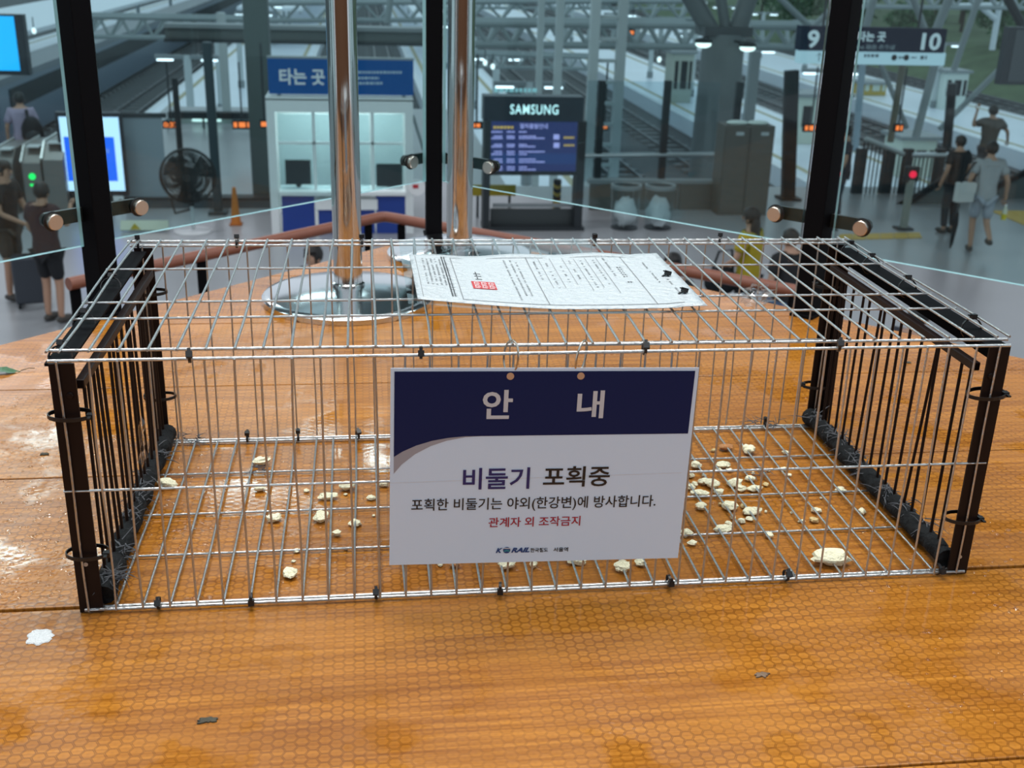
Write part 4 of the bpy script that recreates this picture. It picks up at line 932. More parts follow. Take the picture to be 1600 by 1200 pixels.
# ---- stair railing beyond the gates
sr = thing('stair_railing', 'dark sloped stair railing with balusters below the number sign', 'railing', (9.6, 20.2, ZF)); Yv = 20.2
a, b = yp(1352, 217, Yv), yp(1412, 241, Yv); wb(MB().tube([a, b], .05, 8), 'handrail', mat('rail_pale', (.42, .46, .46), .4, .5), sr)
a2, b2 = yp(1424, 242, Yv), yp(1492, 242, Yv); wb(MB().tube([a2, b2], .055, 8), 'handrail', MATS['bright_steel'], sr)
for k in range(22):
    px = 1348 + k*6.4; q = yp(px, 243, Yv); zt = (a.z + (b.z-a.z)*min(1, max(0, (q.x-a.x)/(b.x-a.x))) - .03) if px < 1412 else a2.z-.03
    wb(MB().mm((q.x-.012, Yv-.012, ZF), (q.x+.012, Yv+.012, zt)), 'baluster', DKGREY, sr)
for px in (1346, 1391, 1420, 1470, 1492): q = yp(px, 243, Yv); wb(MB().mm((q.x-.09, Yv-.03, ZF), (q.x+.09, Yv+.1, -2.86)), 'newel', DKGREY, sr)
# escalator side at the right of the railing
es = thing('escalator_side', 'dark glass and steel escalator side beside the walking man', 'escalator', (11.5, 19.3, ZF)); 
for k, (p0, p1) in enumerate((((1400, 330), (1500, 262)), ((1440, 340), (1520, 285)), ((1500, 320), (1640, 250)))):
    a, b = yp(*p0, 19.2+.25*k), yp(*p1, 19.2+.25*k); wb(MB().beam(a, b, .10, .10), 'handrail', CHAR, es)
    lo = [Vector((a.x, a.y+.02, ZF)), Vector((b.x, b.y+.02, ZF)), b+Vector((0, .02, -.05)), a+Vector((0, .02, -.05))]
    wb(MB().add(lo+[v+Vector((0, .03, 0)) for v in lo], [(0, 1, 2, 3), (7, 6, 5, 4), (0, 4, 5, 1), (1, 5, 6, 2), (2, 6, 7, 3), (3, 7, 4, 0)]), 'side_panel', mat('escalator_panel', (.07, .085, .085), .25), es)
# ---- forked column with two lamps
fk = thing('forked_column', 'massive grey column forking into two branches at the upper right', 'column', (7.66, 24, ZG)); COLM = mat('column_grey', (.135, .150, .155), .5, nz=.08, nzs=2)
cl = yp(1117, 200, 24); x0 = cl.x
wb(MB().tube([(x0, 24, ZG), (x0, 24, ZF), (x0+.02, 24, -1.0)], [.55, .50, .46], 24), 'trunk', COLM, fk); wb(MB().mm((x0-.54, 23.62, -1.04), (x0+.54, 24.38, -.84)), 'collar', mat('column_dark', (.05, .055, .06), .5), fk)
for dx, px in ((-.30, 1066), (.30, 1178), (0.05, 1122)):
    e = yp(px, -30, 24); wb(MB().tube([(x0+dx, 24, -.95), (e.x, 24, e.z), (e.x+(e.x-x0)*1.5, 24, e.z+1.9)], .21 if dx != .05 else .12, 14), 'branch', COLM, fk)
for px, py in ((1099, 69), (1168, 75)):
    q = yp(px, py, 23.2); lo_ = thing('column_lamp', 'glowing white lamp on the %s side of the forked column' % ('left' if px < 1120 else 'right'), 'lamp', q)
    MB().ball((0, 0, 0), (.17, .14, .075), 16, 10).build('lens', emis('lamp_white', (.85, 1.0, .97), 2.2), lo_); MB().ball((0, .02, .06), (.20, .17, .075), 16, 8).build('housing', CHAR, lo_); MB().tube([(0, .05, .08), ((.25 if px < 1120 else -.25), .5, .12)], .03, 8).build('arm', CHAR, lo_)
# ---- slender columns and beam
def column(px0, px1, ytop, ybot, Y, l, m=GREYP, z0=None):
    x0, x1, zb, zt = rect(px0, ytop, px1, ybot, Y); zb = ZG if Y > 20.8 else ZF
    t = thing('steel_column', l, 'column', ((x0+x1)/2, Y, zb)); wb(MB().mm((x0, Y, zb), (x1, Y+(x1-x0), zt)), 'shaft', m, t, .02); wb(MB().mm((x0-.08, Y-.08, zb), (x1+.08, Y+(x1-x0)+.08, zb+.06)), 'foot', m, t)
column(386, 424, -40, 330, 19.2, 'thick grey-green steel column left of the information booth', mat('column_green', (.060, .082, .080), .45))
column(325, 339, 66, 352, 18.4, 'thin dark steel column beside the fan', mat('column_slate', (.035, .055, .065), .45))
column(840, 850, -40, 160, 26, 'leftmost slender pale column above the departure display', PALE); column(868, 880, -40, 190, 25, 'slender pale column just right of the departure display lettering', PALE)
column(343, 356, 20, 190, 30, 'slender pale column behind the thin dark one near the fan', PALE)
column(1170, 1184, 80, 200, 30, 'slender grey column right of the forked column', GREYP)
column(272, 281, 122, 236, 21.5, 'dark short post behind the notice board', DKGREY)
lt = thing('lattice_column', 'tall pale lattice column of two uprights with rungs left of the forked column', 'column', (4.75, 22, ZG)); x0, x1, zb, zt = rect(921, -40, 977, 245, 22)
for x in (x0, x1-.18): wb(MB().mm((x, 22, ZG), (x+.18, 22.2, zt)), 'upright', PALE, lt)
for k in range(14): z = -4.0+.42*k; wb(MB().mm((x0+.18, 22.06, z), (x1-.18, 22.14, z+.07)), 'rung', PALE, lt)
bm_ = thing('cross_beam', 'heavy grey cross beam above the information booth', 'beam', (-1.6, 26, -1.5)); rbox(258, 46, 664, 67, 26, .5, 'web', mat('beam_grey', (.085, .10, .10), .5), bm_); rbox(256, 41, 666, 47, 25.9, .7, 'flange', GREYP, bm_); rbox(256, 64, 666, 69, 25.9, .7, 'flange', DKGREY, bm_)
# ---- truss girders
TRM = mat('truss_white', (.27, .32, .33), .5)
def truss(name_l, A1, A2, B1, B2, n, r, m=TRM, dep=1.2):
    """A: upper chord ends, B: lower chord ends"""
    t = thing('truss_girder', name_l, 'truss', (A1+B1)/2); dv = Vector((0, dep, 0))
    for P, Q in ((A1, A2), (B1, B2), ((A1+dv), (A2+dv))): wb(MB().tube([P, Q], r*1.5, 8), 'chord', m, t)
    for k in range(n):
        f0, f1, fm = k/n, (k+1)/n, (k+.5)/n
        lo_, up0, up1 = B1.lerp(B2, fm), A1.lerp(A2, f0), A1.lerp(A2, f1)
        wb(MB().tube([up0, lo_], r, 6), 'diagonal', m, t); wb(MB().tube([lo_, up1], r, 6), 'diagonal', m, t); wb(MB().tube([lo_, up1+dv], r, 6), 'diagonal', m, t)
truss('white truss girder across the left tracks above the fan', yp(120, 26, 38), yp(392, 31, 38), yp(120, 57, 38), yp(392, 60, 38), 8, .05)
truss('pale truss girder between the middle post and the forked column', yp(742, 37, 32), yp(1088, 40, 32), yp(742, 69, 32), yp(1088, 73, 32), 9, .07)
truss('pale truss girder between the forked column and the right black post', yp(1172, 41, 32), yp(1330, 43, 32), yp(1172, 72, 32), yp(1330, 76, 32), 4, .07)
truss('upper truss girder at the top right corner', yp(1340, -12, 45), yp(1640, -8, 45), yp(1340, 10, 45), yp(1640, 13, 45), 9, .06)
truss('high truss girder above the cross beam of the booth', yp(420, 5, 44), yp(1085, 2, 44), yp(420, 32, 44), yp(1085, 30, 44), 14, .06)
def strut(pts, wpx, Y, l, m):
    P = [yp(x, y, Y) for x, y in pts]; t = thing('roof_strut', l, 'strut', P[-1]); wb(MB().tube(P, wpx*Y/FPX/2*1.05, 10), 'tube', m, t)
SM = mat('strut_grey', (.23, .27, .28), .5); SB = mat('strut_brown', (.115, .11, .08), .5)
for pts, wd, Y, l, m in (([(1360, 60), (1417, 200)], 8, 27, 'slim grey strut below the number sign sloping down right', SM), ([(1412, 90), (1391, 222)], 11, 26, 'brownish upright strut below the middle of the number sign', SB),
     ([(1466, 80), (1431, 214)], 13, 26.5, 'thick grey strut below the digits of platform ten', SM), ([(1590, 80), (1468, 202)], 9, 28, 'long grey strut sloping down left from the dark display', SM),
     ([(1348, 95), (1336, 236)], 11, 25, 'pale blue upright tube just right of the right black post', mat('tube_blue', (.30, .40, .48), .4)), ([(1488, 130), (1478, 246)], 15, 22, 'dark upright post below the right end of the number sign', DKGREY),
     ([(1200, -20), (1268, 44)], 9, 31, 'slim strut from the top sloping to the left end of the number sign', SM), ([(1336, -20), (1266, 46)], 9, 31.5, 'slim strut meeting its neighbour left of the number sign', SM),
     ([(1370, -20), (1352, 46)], 12, 30, 'grey strut above the middle of the number sign', SM), ([(1420, -20), (1445, 46)], 10, 30.5, 'grey strut above the digits of platform ten', SM), ([(1490, -20), (1462, 50)], 14, 29, 'thick strut above the right end of the number sign', SM),
     ([(1535, -20), (1490, 110)], 10, 33, 'long slim strut right of the number sign', SM), ([(1565, -20), (1600, 45)], 14, 20, 'dark strut above the switched-off display', DKGREY),
     ([(612, -20), (605, 36)], 10, 36, 'pale strut above the cross beam right of the near chrome pole', TRM), ([(640, -10), (672, 34)], 8, 36, 'thin pale strut beside the middle black post', TRM),
     ([(645, 180), (662, 235)], 5, 17.6, 'thin pale brace behind the right side of the booth', TRM)): strut(pts, wd, Y, l, m)
gn = thing('white_gantry', 'white gantry frame over the far tracks at the top right', 'gantry', yp(1552, 75, 60))
for a, b in (((1485, 10), (1566, 8)), ((1562, 8), (1550, 78)), ((1535, 12), (1556, 30))): wb(MB().tube([yp(*a, 60), yp(*b, 60)], .16, 8), 'member', mat('gantry_white', (.62, .68, .72), .5), gn)
# ---- LED time boards, tiny and orange
LED = emis('led_orange', (1.0, .20, .04), 1.6)
def led(px, py, w_, h_, Y, l, txt=None):
    x0, x1, z0, z1 = rect(px-w_/2-2, py-h_/2-2, px+w_/2+2, py+h_/2+2, Y); t = thing('led_board', l, 'display', ((x0+x1)/2, Y, z0), group='orange time boards'); wb(MB().mm((x0, Y, z0), (x1, Y+.1, z1)), 'housing', CHAR, t)
    if txt: wtext(txt, px, py, Y, w_, h_, LED, t, .03)
    else: dashes([(px-w_/2, px+w_/2, py, h_*.8)], Y, 'lit_dots', LED, t)
    wb(MB().tube([((x0+x1)/2, Y+.05, z1), ((x0+x1)/2, Y+.05, z1+1.2)], .02, 6), 'hanger', DKGREY, t)
for a in ((267, 195, 22, 8, 24, 'orange time board above the notice board', '0:37'), (378, 195, 26, 10, 24, 'orange board left of the thick green column'), (413, 194, 10, 9, 18, 'small orange board at the left edge of the booth'), (745, 196, 14, 7, 20, 'orange board left of the departure display'),
          (873, 51, 12, 6, 50, 'small orange board high above the departure display'), (988, 51, 9, 7, 50, 'small orange board right of the lattice column top'), (945, 197, 8, 10, 22.6, 'slanted orange board behind the lattice column'),
          (1268, 200, 20, 9, 23, 'orange board left of the right black post'), (1405, 200, 10, 9, 23, 'round orange board below the number sign'), (1330, 55, 8, 8, 40, 'tiny orange board left of the number sign'), (958, 3, 7, 6, 60, 'tiny orange board at the top edge above the lattice column')): led(*a)
# ---- lit shop at the far end of the left concourse
sh = thing('lit_shop', 'brightly lit small shop front behind the fan', 'shop', (-3.6, 28, ZF)); Yh = 28.0
rbox(262, 176, 400, 186, Yh, .3, 'fascia', DKGREY, sh); rbox(262, 186, 400, 270, Yh+.9, .1, 'back_wall', mat('shop_wall', (.40, .48, .46), .5), sh); rbox(262, 234, 400, 242, Yh-.1, .5, 'counter_top', PALE, sh); rbox(262, 242, 400, 300, Yh, .3, 'counter_front', mat('counter_dark', (.05, .065, .065), .5), sh)
for a, b, c, d, m in ((300, 181, 345, 190, emis('shop_sign', (.75, 1.0, .98), 1.3)), (326, 201, 341, 215, emis('shop_lilac', (.25, .25, .75), .7)), (304, 203, 316, 232, emis('shop_green', (.05, .22, .12), .6)), (346, 203, 362, 216, emis('shop_cyan', (.45, .75, .78), .7)), (270, 205, 296, 228, emis('shop_pale', (.35, .52, .52), .7)), (366, 205, 388, 230, MATS['shop_pale'])): rbox(a, b, c, d, Yh+.6, .05, 'lit_panel', m, sh)
for px in (264, 320, 398): rbox(px, 186, px+3, 300, Yh, .08, 'mullion', DKGREY, sh)
# ---- dark train at the left and platform roofs
def slab_thing(name, l, cat, x0, x1, y0, y1, z0, z1, m, extra=None):
    t = thing(name, l, cat, ((x0+x1)/2, y0, z0)); wb(MB().mm((x0, y0, z0), (x1, y1, z1)), 'body', m, t)
    if extra: extra(t)
    return t
def train_extra(t):
    wb(MB().mm((-21.35, 64, -8.3), (-19.0, 300, -7.2)), 'window_band', CHAR, t); wb(MB().mm((-21.5, 60, -6.85), (-18.9, 300, -6.5)), 'roof', mat('train_roof', (.10, .12, .14), .4), t)
slab_thing('passenger_train', 'long dark passenger train standing at the far left platform', 'train', -21.4, -19.05, 62, 300, ZG+.5, -6.85, mat('train_body', (.10, .14, .19), .35), train_extra)
def canopy(x0, x1, y0, y1, l):
    t = thing('platform_canopy', l, 'canopy', ((x0+x1)/2, y0, ZP+.013)); wb(MB().mm((x0, y0, -5.9), (x1, y1, -5.6)), 'roof', mat('canopy_white', (.72, .78, .84), .4), t)
    for k in range(7): yy = y0+3+k*(y1-y0-6)/6; wb(MB().tube([((x0+x1)/2, yy, ZP+.013), ((x0+x1)/2, yy, -5.9)], .22, 10), 'column', PALE, t)
canopy(-32, -23, 70, 230, 'white canopy roof over the far left platform'); canopy(-12.5, -6, 120, 300, 'white canopy roof far behind the information booth'); canopy(5, 9.5, 110, 260, 'white canopy roof behind the slender columns')
# ---- kiosks and boxes on the platforms
KW = mat('kiosk_white', (.55, .62, .54), .5)
def kiosk(px0, py0, px1, py1, Y, l, m, door=CHAR):
    x0, x1, z0, z1 = rect(px0, py0, px1, py1, Y); z0 = ZP; t = thing('platform_kiosk', l, 'kiosk', ((x0+x1)/2, Y, ZP+.013)); wb(MB().mm((x0, Y, ZP+.013), (x1, Y+2, z1)), 'body', m, t); wb(MB().mm((x0-.2, Y-.2, z1), (x1+.2, Y+2.2, z1+.18)), 'roof', GREYP, t)
    wd = x1-x0
    for f0, f1 in ((.12, .28), (.42, .72), (.82, .94)): wb(MB().mm((x0+wd*f0, Y-.05, ZP+1.0), (x0+wd*f1, Y, z1-.5)), 'window', door, t)
kiosk(1410, 219, 1463, 243, 52, 'pale green kiosk on the bright platform below the number sign', KW); kiosk(1246, 152, 1326, 180, 62, 'white kiosk row behind the right black post', KW); kiosk(1346, 132, 1384, 160, 86, 'small kiosk with a yellow base on the bright platform', mat('kiosk_yellow', (.45, .33, .06), .5), KW); kiosk(1476, 114, 1512, 150, 78, 'white lift tower on the bright platform right of the number sign', mat('lift_white', (.62, .70, .66), .5)); kiosk(1050, 84, 1082, 152, 80, 'kiosk with brown base left of the forked column', mat('kiosk_pale', (.40, .44, .38), .5))
for xx, nm in ((24.5, 'shiny pale platform'), (41.5, 'broad bright platform'), (7.2, 'platform behind the departure display'), (-9.0, 'platform behind the booth')):
    for k in range(7):
        yy = (58, 66, 50, 60)[(24.5, 41.5, 7.2, -9.0).index(xx)] + k*13
        t = thing('platform_column', '%s round column from the front on the %s' % (('first', 'second', 'third', 'fourth', 'fifth', 'sixth', 'seventh')[k], nm), 'column', (xx, yy, ZP+.013), group='platform columns')
        MB().tube([(0, 0, 0), (0, 0, 4.6)], .20, 10).build('shaft', PALE, t); MB().tube([(0, 0, 0), (0, 0, .5)], .26, 10).build('foot', GREYP, t)
        MB().mm((-1.6, -.12, 4.4), (1.6, .12, 4.6)).build('arm', GREYP, t); MB().mm((-1.5, -.10, 4.30), (-.7, .10, 4.38)).build('lamp_tube', emis('platform_lamp', (.80, .90, 1.0), 3.0), t); MB().mm((.7, -.10, 4.30), (1.5, .10, 4.38)).build('lamp_tube', MATS['platform_lamp'], t)
truss('thin distant truss girder at the very top of the middle', yp(690, -14, 70), yp(1100, -12, 70), yp(690, 12, 70), yp(1100, 14, 70), 12, .06)
truss('thin distant truss girder below the pale one near the lattice column', yp(742, 84, 48), yp(930, 90, 48), yp(742, 104, 48), yp(930, 108, 48), 7, .05)
for (px, py, Y), l in zip(((758, 98, 40), (770, 104, 42), (706, 20, 60), (712, 24, 62), (418, 76, 24), (1030, 93, 50), (1253, 66, 30), (53, 48, 30)), ('small white lamp left of the slender columns above the display', 'second small white lamp beside the first above the display', 'small white lamp high beside the middle post', 'second small white lamp high beside the middle post', 'small white lamp above the left end of the blue sign', 'small white lamp left of the forked column', 'small white lamp at the left end of the number sign', 'small white lamp right of the bright blue screen')):
    q = yp(px, py, Y); t = thing('small_lamp', l, 'lamp', q); r_ = 3.2*Y/FPX; MB().ball((0, 0, 0), (r_, r_, r_*1.4), 10, 8).build('bulb', emis('bulb_white', (.85, .97, 1.0), 1.8), t); MB().tube([(0, 0, r_), (0, 0, r_*6)], r_*.25, 6).build('rod', DKGREY, t)
# ---- trees and shrubs on the bank
LEAFM = mat('tree_leaves', (.050, .115, .045), .8, nz=.5, nzs=2); TRUNK = mat('tree_bark', (.06, .045, .03), .9)
def tree(x, y, h, r_, l, group='trees on the green bank'):
    zb = ZG + (3*(min(x, 64)-55.5)/8.5 if x > 55.5 else 0) + (max(0, x-64)/56*3); t = thing('leafy_tree', l, 'tree', (x, y, zb), group=group); MB().tube([(0, 0, -.2), (.1, 0, h*.5), (0, .1, h*.8)], [.22, .16, .06], 8).build('trunk', TRUNK, t)
    mb = MB(); rn = random.Random(int(x*7+y))
    for k in range(900):
        d = Vector((rn.gauss(0, 1), rn.gauss(0, 1), rn.gauss(0, 1))).normalized()*(rn.random()**.35)
        d *= 1+.35*mnoise.noise(d*2+Vector((x, y, 0))); c = Vector((d.x*r_, d.y*r_, h*.66+d.z*h*.36)); s_ = rn.uniform(.16, .34)*max(.7, r_/3)
        u = Vector((rn.gauss(0, 1), rn.gauss(0, 1), rn.gauss(0, 1))).normalized(); v = u.cross(Vector((rn.gauss(0, 1), rn.gauss(0, 1), rn.gauss(0, 1)))).normalized()
        mb.add([c-u*s_, c+v*s_*.6, c+u*s_, c-v*s_*.6], [(0, 1, 2, 3)])
    mb.build('foliage', LEAFM, t)['kind'] = 'stuff'
tl = ('first leafy tree on the bank right of the number sign', 'second leafy tree on the bank right of the number sign', 'leafy tree behind the right end of the number sign', 'leafy tree behind the middle of the number sign', 'leafy tree left of the right black post', 'leafy tree at the top between the forked column and the number sign', 'leafy tree far up the bank near the top edge', 'leafy tree highest up the bank', 'broad leafy tree at the right edge of the bank', 'leafy tree low on the bank at the right edge')
for (x, y, h, r_), l in zip(((60, 100, 5, 3), (64, 112, 6, 3.5), (60, 122, 5, 3.2), (59, 138, 6, 3.5), (58, 152, 7, 4), (60, 172, 8, 4.5), (66, 150, 8, 4.5), (70, 130, 8, 4.5), (68, 104, 7, 4), (58.5, 88, 2.4, 2.2)), tl): tree(x, y, h, r_, l)

rn_ = random.Random(5)
protos = [o for o in bpy.data.objects if o.name.startswith('leafy_tree')]
for k in range(16):
    src = rn_.choice(protos); c = src.copy(); COL.objects.link(c); x, y = 0, 0
    for tr_ in range(200):
        x, y = rn_.uniform(58, 82), rn_.uniform(92, 230)
        if all((o.location.x-x)**2+(o.location.y-y)**2 > 100 for o in bpy.data.objects if o.name.startswith('leafy_tree') and o != c): break
    c.location = (x, y, ZG + 3*(min(x, 64)-55.5)/8.5 + max(0, x-64)/56*3); c.rotation_euler = (0, 0, rn_.uniform(0, 6)); c['label'] = 'leafy tree in the cluster covering the green bank'; c['group'] = 'tree cluster on the green bank'
    for ch in src.children: d = ch.copy(); COL.objects.link(d); d.parent = c

# ================================================================== PEOPLE
def skin_mesh(verts, edges, root=0, sub=1):
    """verts: (co, radius x, radius y)"""
    me = bpy.data.meshes.new('skin'); me.from_pydata([v[0] for v in verts], edges, []); o = bpy.data.objects.new('skin', me); COL.objects.link(o)
    o.modifiers.new('skin', 'SKIN').use_smooth_shade = True
    for i, v in enumerate(verts): sv = me.skin_vertices[0].data[i]; sv.radius = (v[1], v[2]); sv.use_root = (i == root)
    sb = o.modifiers.new('sub', 'SUBSURF'); sb.levels = sub; sb.render_levels = sub
    dg = bpy.context.evaluated_depsgraph_get(); out = bpy.data.meshes.new_from_object(o.evaluated_get(dg)); bpy.data.objects.remove(o); bpy.data.meshes.remove(me); return out
def person(label, loc, facing, shirt, lower, hair, skin=(.42, .24, .16), h=1.70, arms=None, legs=None, long_hair=False, trousers=True, lean=0.0, sleeve=.45, mask=False, head_turn=0.0):
    """facing in radians: 0 looks along +Y (away from the viewer)"""
    k = h/1.70; t = thing('person', label, 'person', loc, facing)
    D = dict(le=(-.25, -.02, 1.14), lw=(-.26, .06, .90), re=(.25, -.02, 1.14), rw=(.26, .06, .90), lk=(-.10, .03, .49), la=(-.10, -.01, .08), rk=(.10, .03, .49), ra=(.10, -.01, .08))
    D.update(arms or {}); D.update(legs or {})
    V = {n: Vector(v)*k for n, v in D.items()}; ly = lambda z: lean*(z-.93)
    J = lambda x, y, z: Vector((x, y+ly(z), z))*k
    sk = mat('skin_%02d' % int(skin[0]*100), skin, .5)
    P = [(J(0, 0, .93), .108*k, .085*k), (J(0, 0, 1.12), .115*k, .09*k), (J(0, 0, 1.30), .14*k, .10*k), (J(0, 0, 1.42), .09*k, .07*k), (J(0, .015, 1.50), .05*k, .05*k), (J(0, .025, 1.57), .074*k, .084*k), (J(0, .025, 1.645), .066*k, .078*k)]
    E_ = [(0, 1), (1, 2), (2, 3), (3, 4), (4, 5), (5, 6)]
    def chain(start, pts):
        i = start
        for p_, r_ in pts: P.append((p_, r_*k, r_*k)); E_.append((i, len(P)-1)); i = len(P)-1
    for s, e, w_ in ((-1, 'le', 'lw'), (1, 're', 'rw')):
        hd = V[w_] + (V[w_]-V[e]).normalized()*.075*k; chain(3, [(J(s*.165, 0, 1.405), .058), ((J(s*.165, 0, 1.405)+V[e])/2, .047), (V[e], .038), (V[w_], .026), (hd, .030)])
    for s, kn, an in ((-1, 'lk', 'la'), (1, 'rk', 'ra')):
        chain(0, [(J(s*.085, 0, .86), .088), ((J(s*.085, 0, .86)+V[kn])/2, .072), (V[kn], .054), (V[an].lerp(V[kn], .55), .050), (V[an], .036), (V[an]+Vector((0, .11, -.045))*k, .030)])
    me = skin_mesh(P, E_)
    bm = bmesh.new(); bm.from_mesh(me); f = MB()
    for e, w_, s in (('le', 'lw', 1), ('re', 'rw', -1)):
        d = (V[w_]-V[e]).normalized(); x = d.cross(Vector((0, 1, 0))).normalized() if abs(d.y) < .9 else Vector((1, 0, 0)); y = x.cross(d); base = V[w_]+d*.10*k
        for q in range(4):
            o_ = base + x*((q-1.5)*.017*k); L_ = (.062, .072, .068, .052)[q]*k; f.tube([o_, o_+d*L_*.5+y*.006*k, o_+d*L_*.85+y*.024*k], [.0085*k, .008*k, .0065*k], 6)
        f.tube([V[w_]+d*.045*k+x*.022*k*s, V[w_]+d*.085*k+x*.046*k*s+y*.012*k, V[w_]+d*.118*k+x*.048*k*s+y*.02*k], [.010*k, .009*k, .007*k], 6)
    hc = J(0, .03, 1.60)
    f.ball(hc + Vector((0, .088, -.012))*k, Vector((.014, .018, .022))*k, 8, 6)                       # nose
    for s in (-1, 1): f.ball(hc + Vector((s*.078, .0, -.01))*k, Vector((.012, .022, .032))*k, 8, 6)   # ears
    tmp = f.mesh('tmp', sk); bm.from_mesh(tmp); bm.to_mesh(me); bm.free(); bpy.data.meshes.remove(tmp)
    me.materials.clear(); me.materials.append(sk); me.polygons.foreach_set('use_smooth', [True]*len(me.polygons)); meshobj('body', me, t)
    for s in (-1, 1): MB().ball(hc + Vector((s*.031, .080, .012))*k, .010*k, 8, 6).build('eye', CHAR, t)
    MB().ball(hc + Vector((0, .083, -.048))*k, Vector((.024, .008, .006))*k, 8, 5).build('mouth', mat('lips', (.30, .11, .09), .5), t)
    if mask: MB().ball(hc + Vector((0, .055, -.035))*k, Vector((.062, .048, .046))*k, 12, 8).build('face_mask', WHITE, t)
    # shirt
    sm = mat('cloth_%s' % label[:18].replace(' ', '_'), shirt, .85, nz=.12, nzs=12)
    gk = k*1.14
    Q = [(J(0, -.005, 1.22), .150*gk, .118*gk), (J(0, -.005, 1.02), .156*gk, .126*gk), (J(0, -.005, .88), .172*gk, .140*gk), (J(0, 0, 1.34), .158*gk, .118*gk), (J(0, 0, 1.435), .095*k, .08*k), (J(0, -.005, .80), .160*gk, .130*gk)]; QE = [(0, 1), (1, 2), (0, 3), (3, 4), (2, 5)]
    for s, e in ((-1, 'le'), (1, 're')):
        sh_ = J(s*.170, 0, 1.405); Q += [(sh_, .088*k, .088*k), (sh_.lerp(V[e], sleeve), .080*k, .080*k), (sh_.lerp(V[e], sleeve+.25), .076*k, .076*k)]; n = len(Q); QE += [(3, n-3), (n-3, n-2), (n-2, n-1)]
    m2 = skin_mesh(Q, QE); m2.materials.clear(); m2.materials.append(sm); meshobj('shirt', m2, t)
    # shorts or trousers
    lm_ = mat('lower_%s' % label[:18].replace(' ', '_'), lower, .85, nz=.12, nzs=12); Q = [(J(0, 0, .93), .140*k, .116*k)]; QE = []
    for s, kn, an in ((-1, 'lk', 'la'), (1, 'rk', 'ra')):
        hp = J(s*.085, 0, .85); pts = [(hp, .105), (hp.lerp(V[kn], .5), .092), (hp.lerp(V[kn], .92), .080)]
        if trousers: pts += [(V[kn], .074), (V[kn].lerp(V[an], .5), .066), (V[kn].lerp(V[an], .92), .060)]
        i = 0
        for p_, r_ in pts: Q.append((p_, r_*k, r_*k)); QE.append((i, len(Q)-1)); i = len(Q)-1
    m3 = skin_mesh(Q, QE); m3.materials.clear(); m3.materials.append(lm_); meshobj('trousers' if trousers else 'shorts', m3, t)
    # hair and shoes
    hm = mat('hair_%02d' % int(hair[0]*1000), hair, .55, bump=.4, nzs=80)
    def hf(p_):
        if p_.y > .35 and p_.z < .42: return Vector((p_.x*.72, p_.y*.45, p_.z*.8))
        return p_*(1+.08*mnoise.noise(p_*3))
    hb_ = MB().ball(hc + Vector((0, -.004, .022))*k, Vector((.094, .108, .104))*k, 18, 14, hf)
    if long_hair: hb_.ball(hc + Vector((0, -.070, -.16))*k, Vector((.098, .050, .22))*k, 14, 12)
    hb_.build('hair', hm, t)
    for an, kn in (('la', 'lk'), ('ra', 'rk')):
        MB().ball(V[an] + Vector((0, .055, -.030))*k, Vector((.048, .135, .050))*k, 12, 8, lambda p_: Vector((p_.x, p_.y, max(p_.z, -.9)))).build('shoe', mat('shoe_%02d' % int(lower[0]*50), (.35, .33, .32) if lower[0] < .1 and trousers is False else (.05, .045, .04), .6), t)
    return t
PI = math.pi
gm = person('man in a light grey shirt and pale shorts walking away at the right', gp(1522, 396, ZF), -.20, (.33, .35, .36), (.34, .37, .42), (.012, .011, .011), h=1.76, trousers=False,
       arms=dict(le=(-.27, -.05, 1.16), lw=(-.24, .10, .98), re=(.28, -.08, 1.15), rw=(.31, -.02, .91)), legs=dict(lk=(-.08, .10, .50), la=(-.06, .05, .09), rk=(.09, -.02, .50), ra=(.10, -.30, .28)))
L0 = gm.location
def near(name, label, cat, off_, parts, rz=0):
    t = thing(name, label, cat, L0 + Vector(off_), rz)
    for nm, mb, m in parts: mb.build(nm, m, t)
    return t
near('shoulder_bag', 'white bag hanging at the left side of the walking man', 'bag', (-.36, -.03, .86), [('body', MB().box((0, 0, .14), (.30, .12, .30)), mat('bag_white', (.52, .52, .50), .6)), ('flap', MB().box((0, -.065, .21), (.31, .012, .15)), MATS['bag_white']), ('strap', MB().tube([(-.10, 0, .29), (.10, 0, .60), (.30, .02, .62), (.14, .03, .29)], .014, 6), CHAR)], .2)
near('folded_umbrella', 'black folded umbrella hanging point down beside the white bag', 'umbrella', (-.46, -.06, .10), [('canopy', MB().tube([(0, 0, 0), (.01, 0, .08), (.02, 0, .40), (.03, 0, .58)], [.008, .025, .045, .02], 10), CHAR), ('shaft', MB().tube([(.03, 0, .56), (.035, 0, .78)], .010, 8), DKGREY), ('handle', MB().tube([(.035, 0, .78), (.04, 0, .84), (.08, 0, .86), (.10, 0, .82)], .016, 8), CHAR)])
near('drink_bottle', 'yellow and white bottle in the right hand of the walking man', 'bottle', (.355, -.06, .56), [('body', MB().lathe([(0, 0), (.04, 0), (.04, .15), (.02, .20), (.02, .23), (0, .23)], n=16), mat('bottle_white', (.66, .66, .50), .3)), ('label', MB().lathe([(.041, .01), (.041, .10)], n=16), mat('bottle_yellow', (.65, .52, .02), .4)), ('cap', MB().lathe([(.022, .225), (.022, .25), (0, .25)], n=12), WHITE)])
person('person in a brown top with raised arms ahead of the grey-shirted man', (12.2, 20.3, ZF), -.2, (.10, .085, .075), (.08, .08, .09), (.012, .010, .010), h=1.72, arms=dict(le=(-.34, .05, 1.30), lw=(-.30, .06, 1.58), re=(.34, .02, 1.22), rw=(.40, .12, 1.05)))
person('person in black standing left of the grey-shirted man', (9.75, 16.9, ZF), .3, (.014, .015, .017), (.03, .032, .038), (.010, .010, .010), h=1.64)
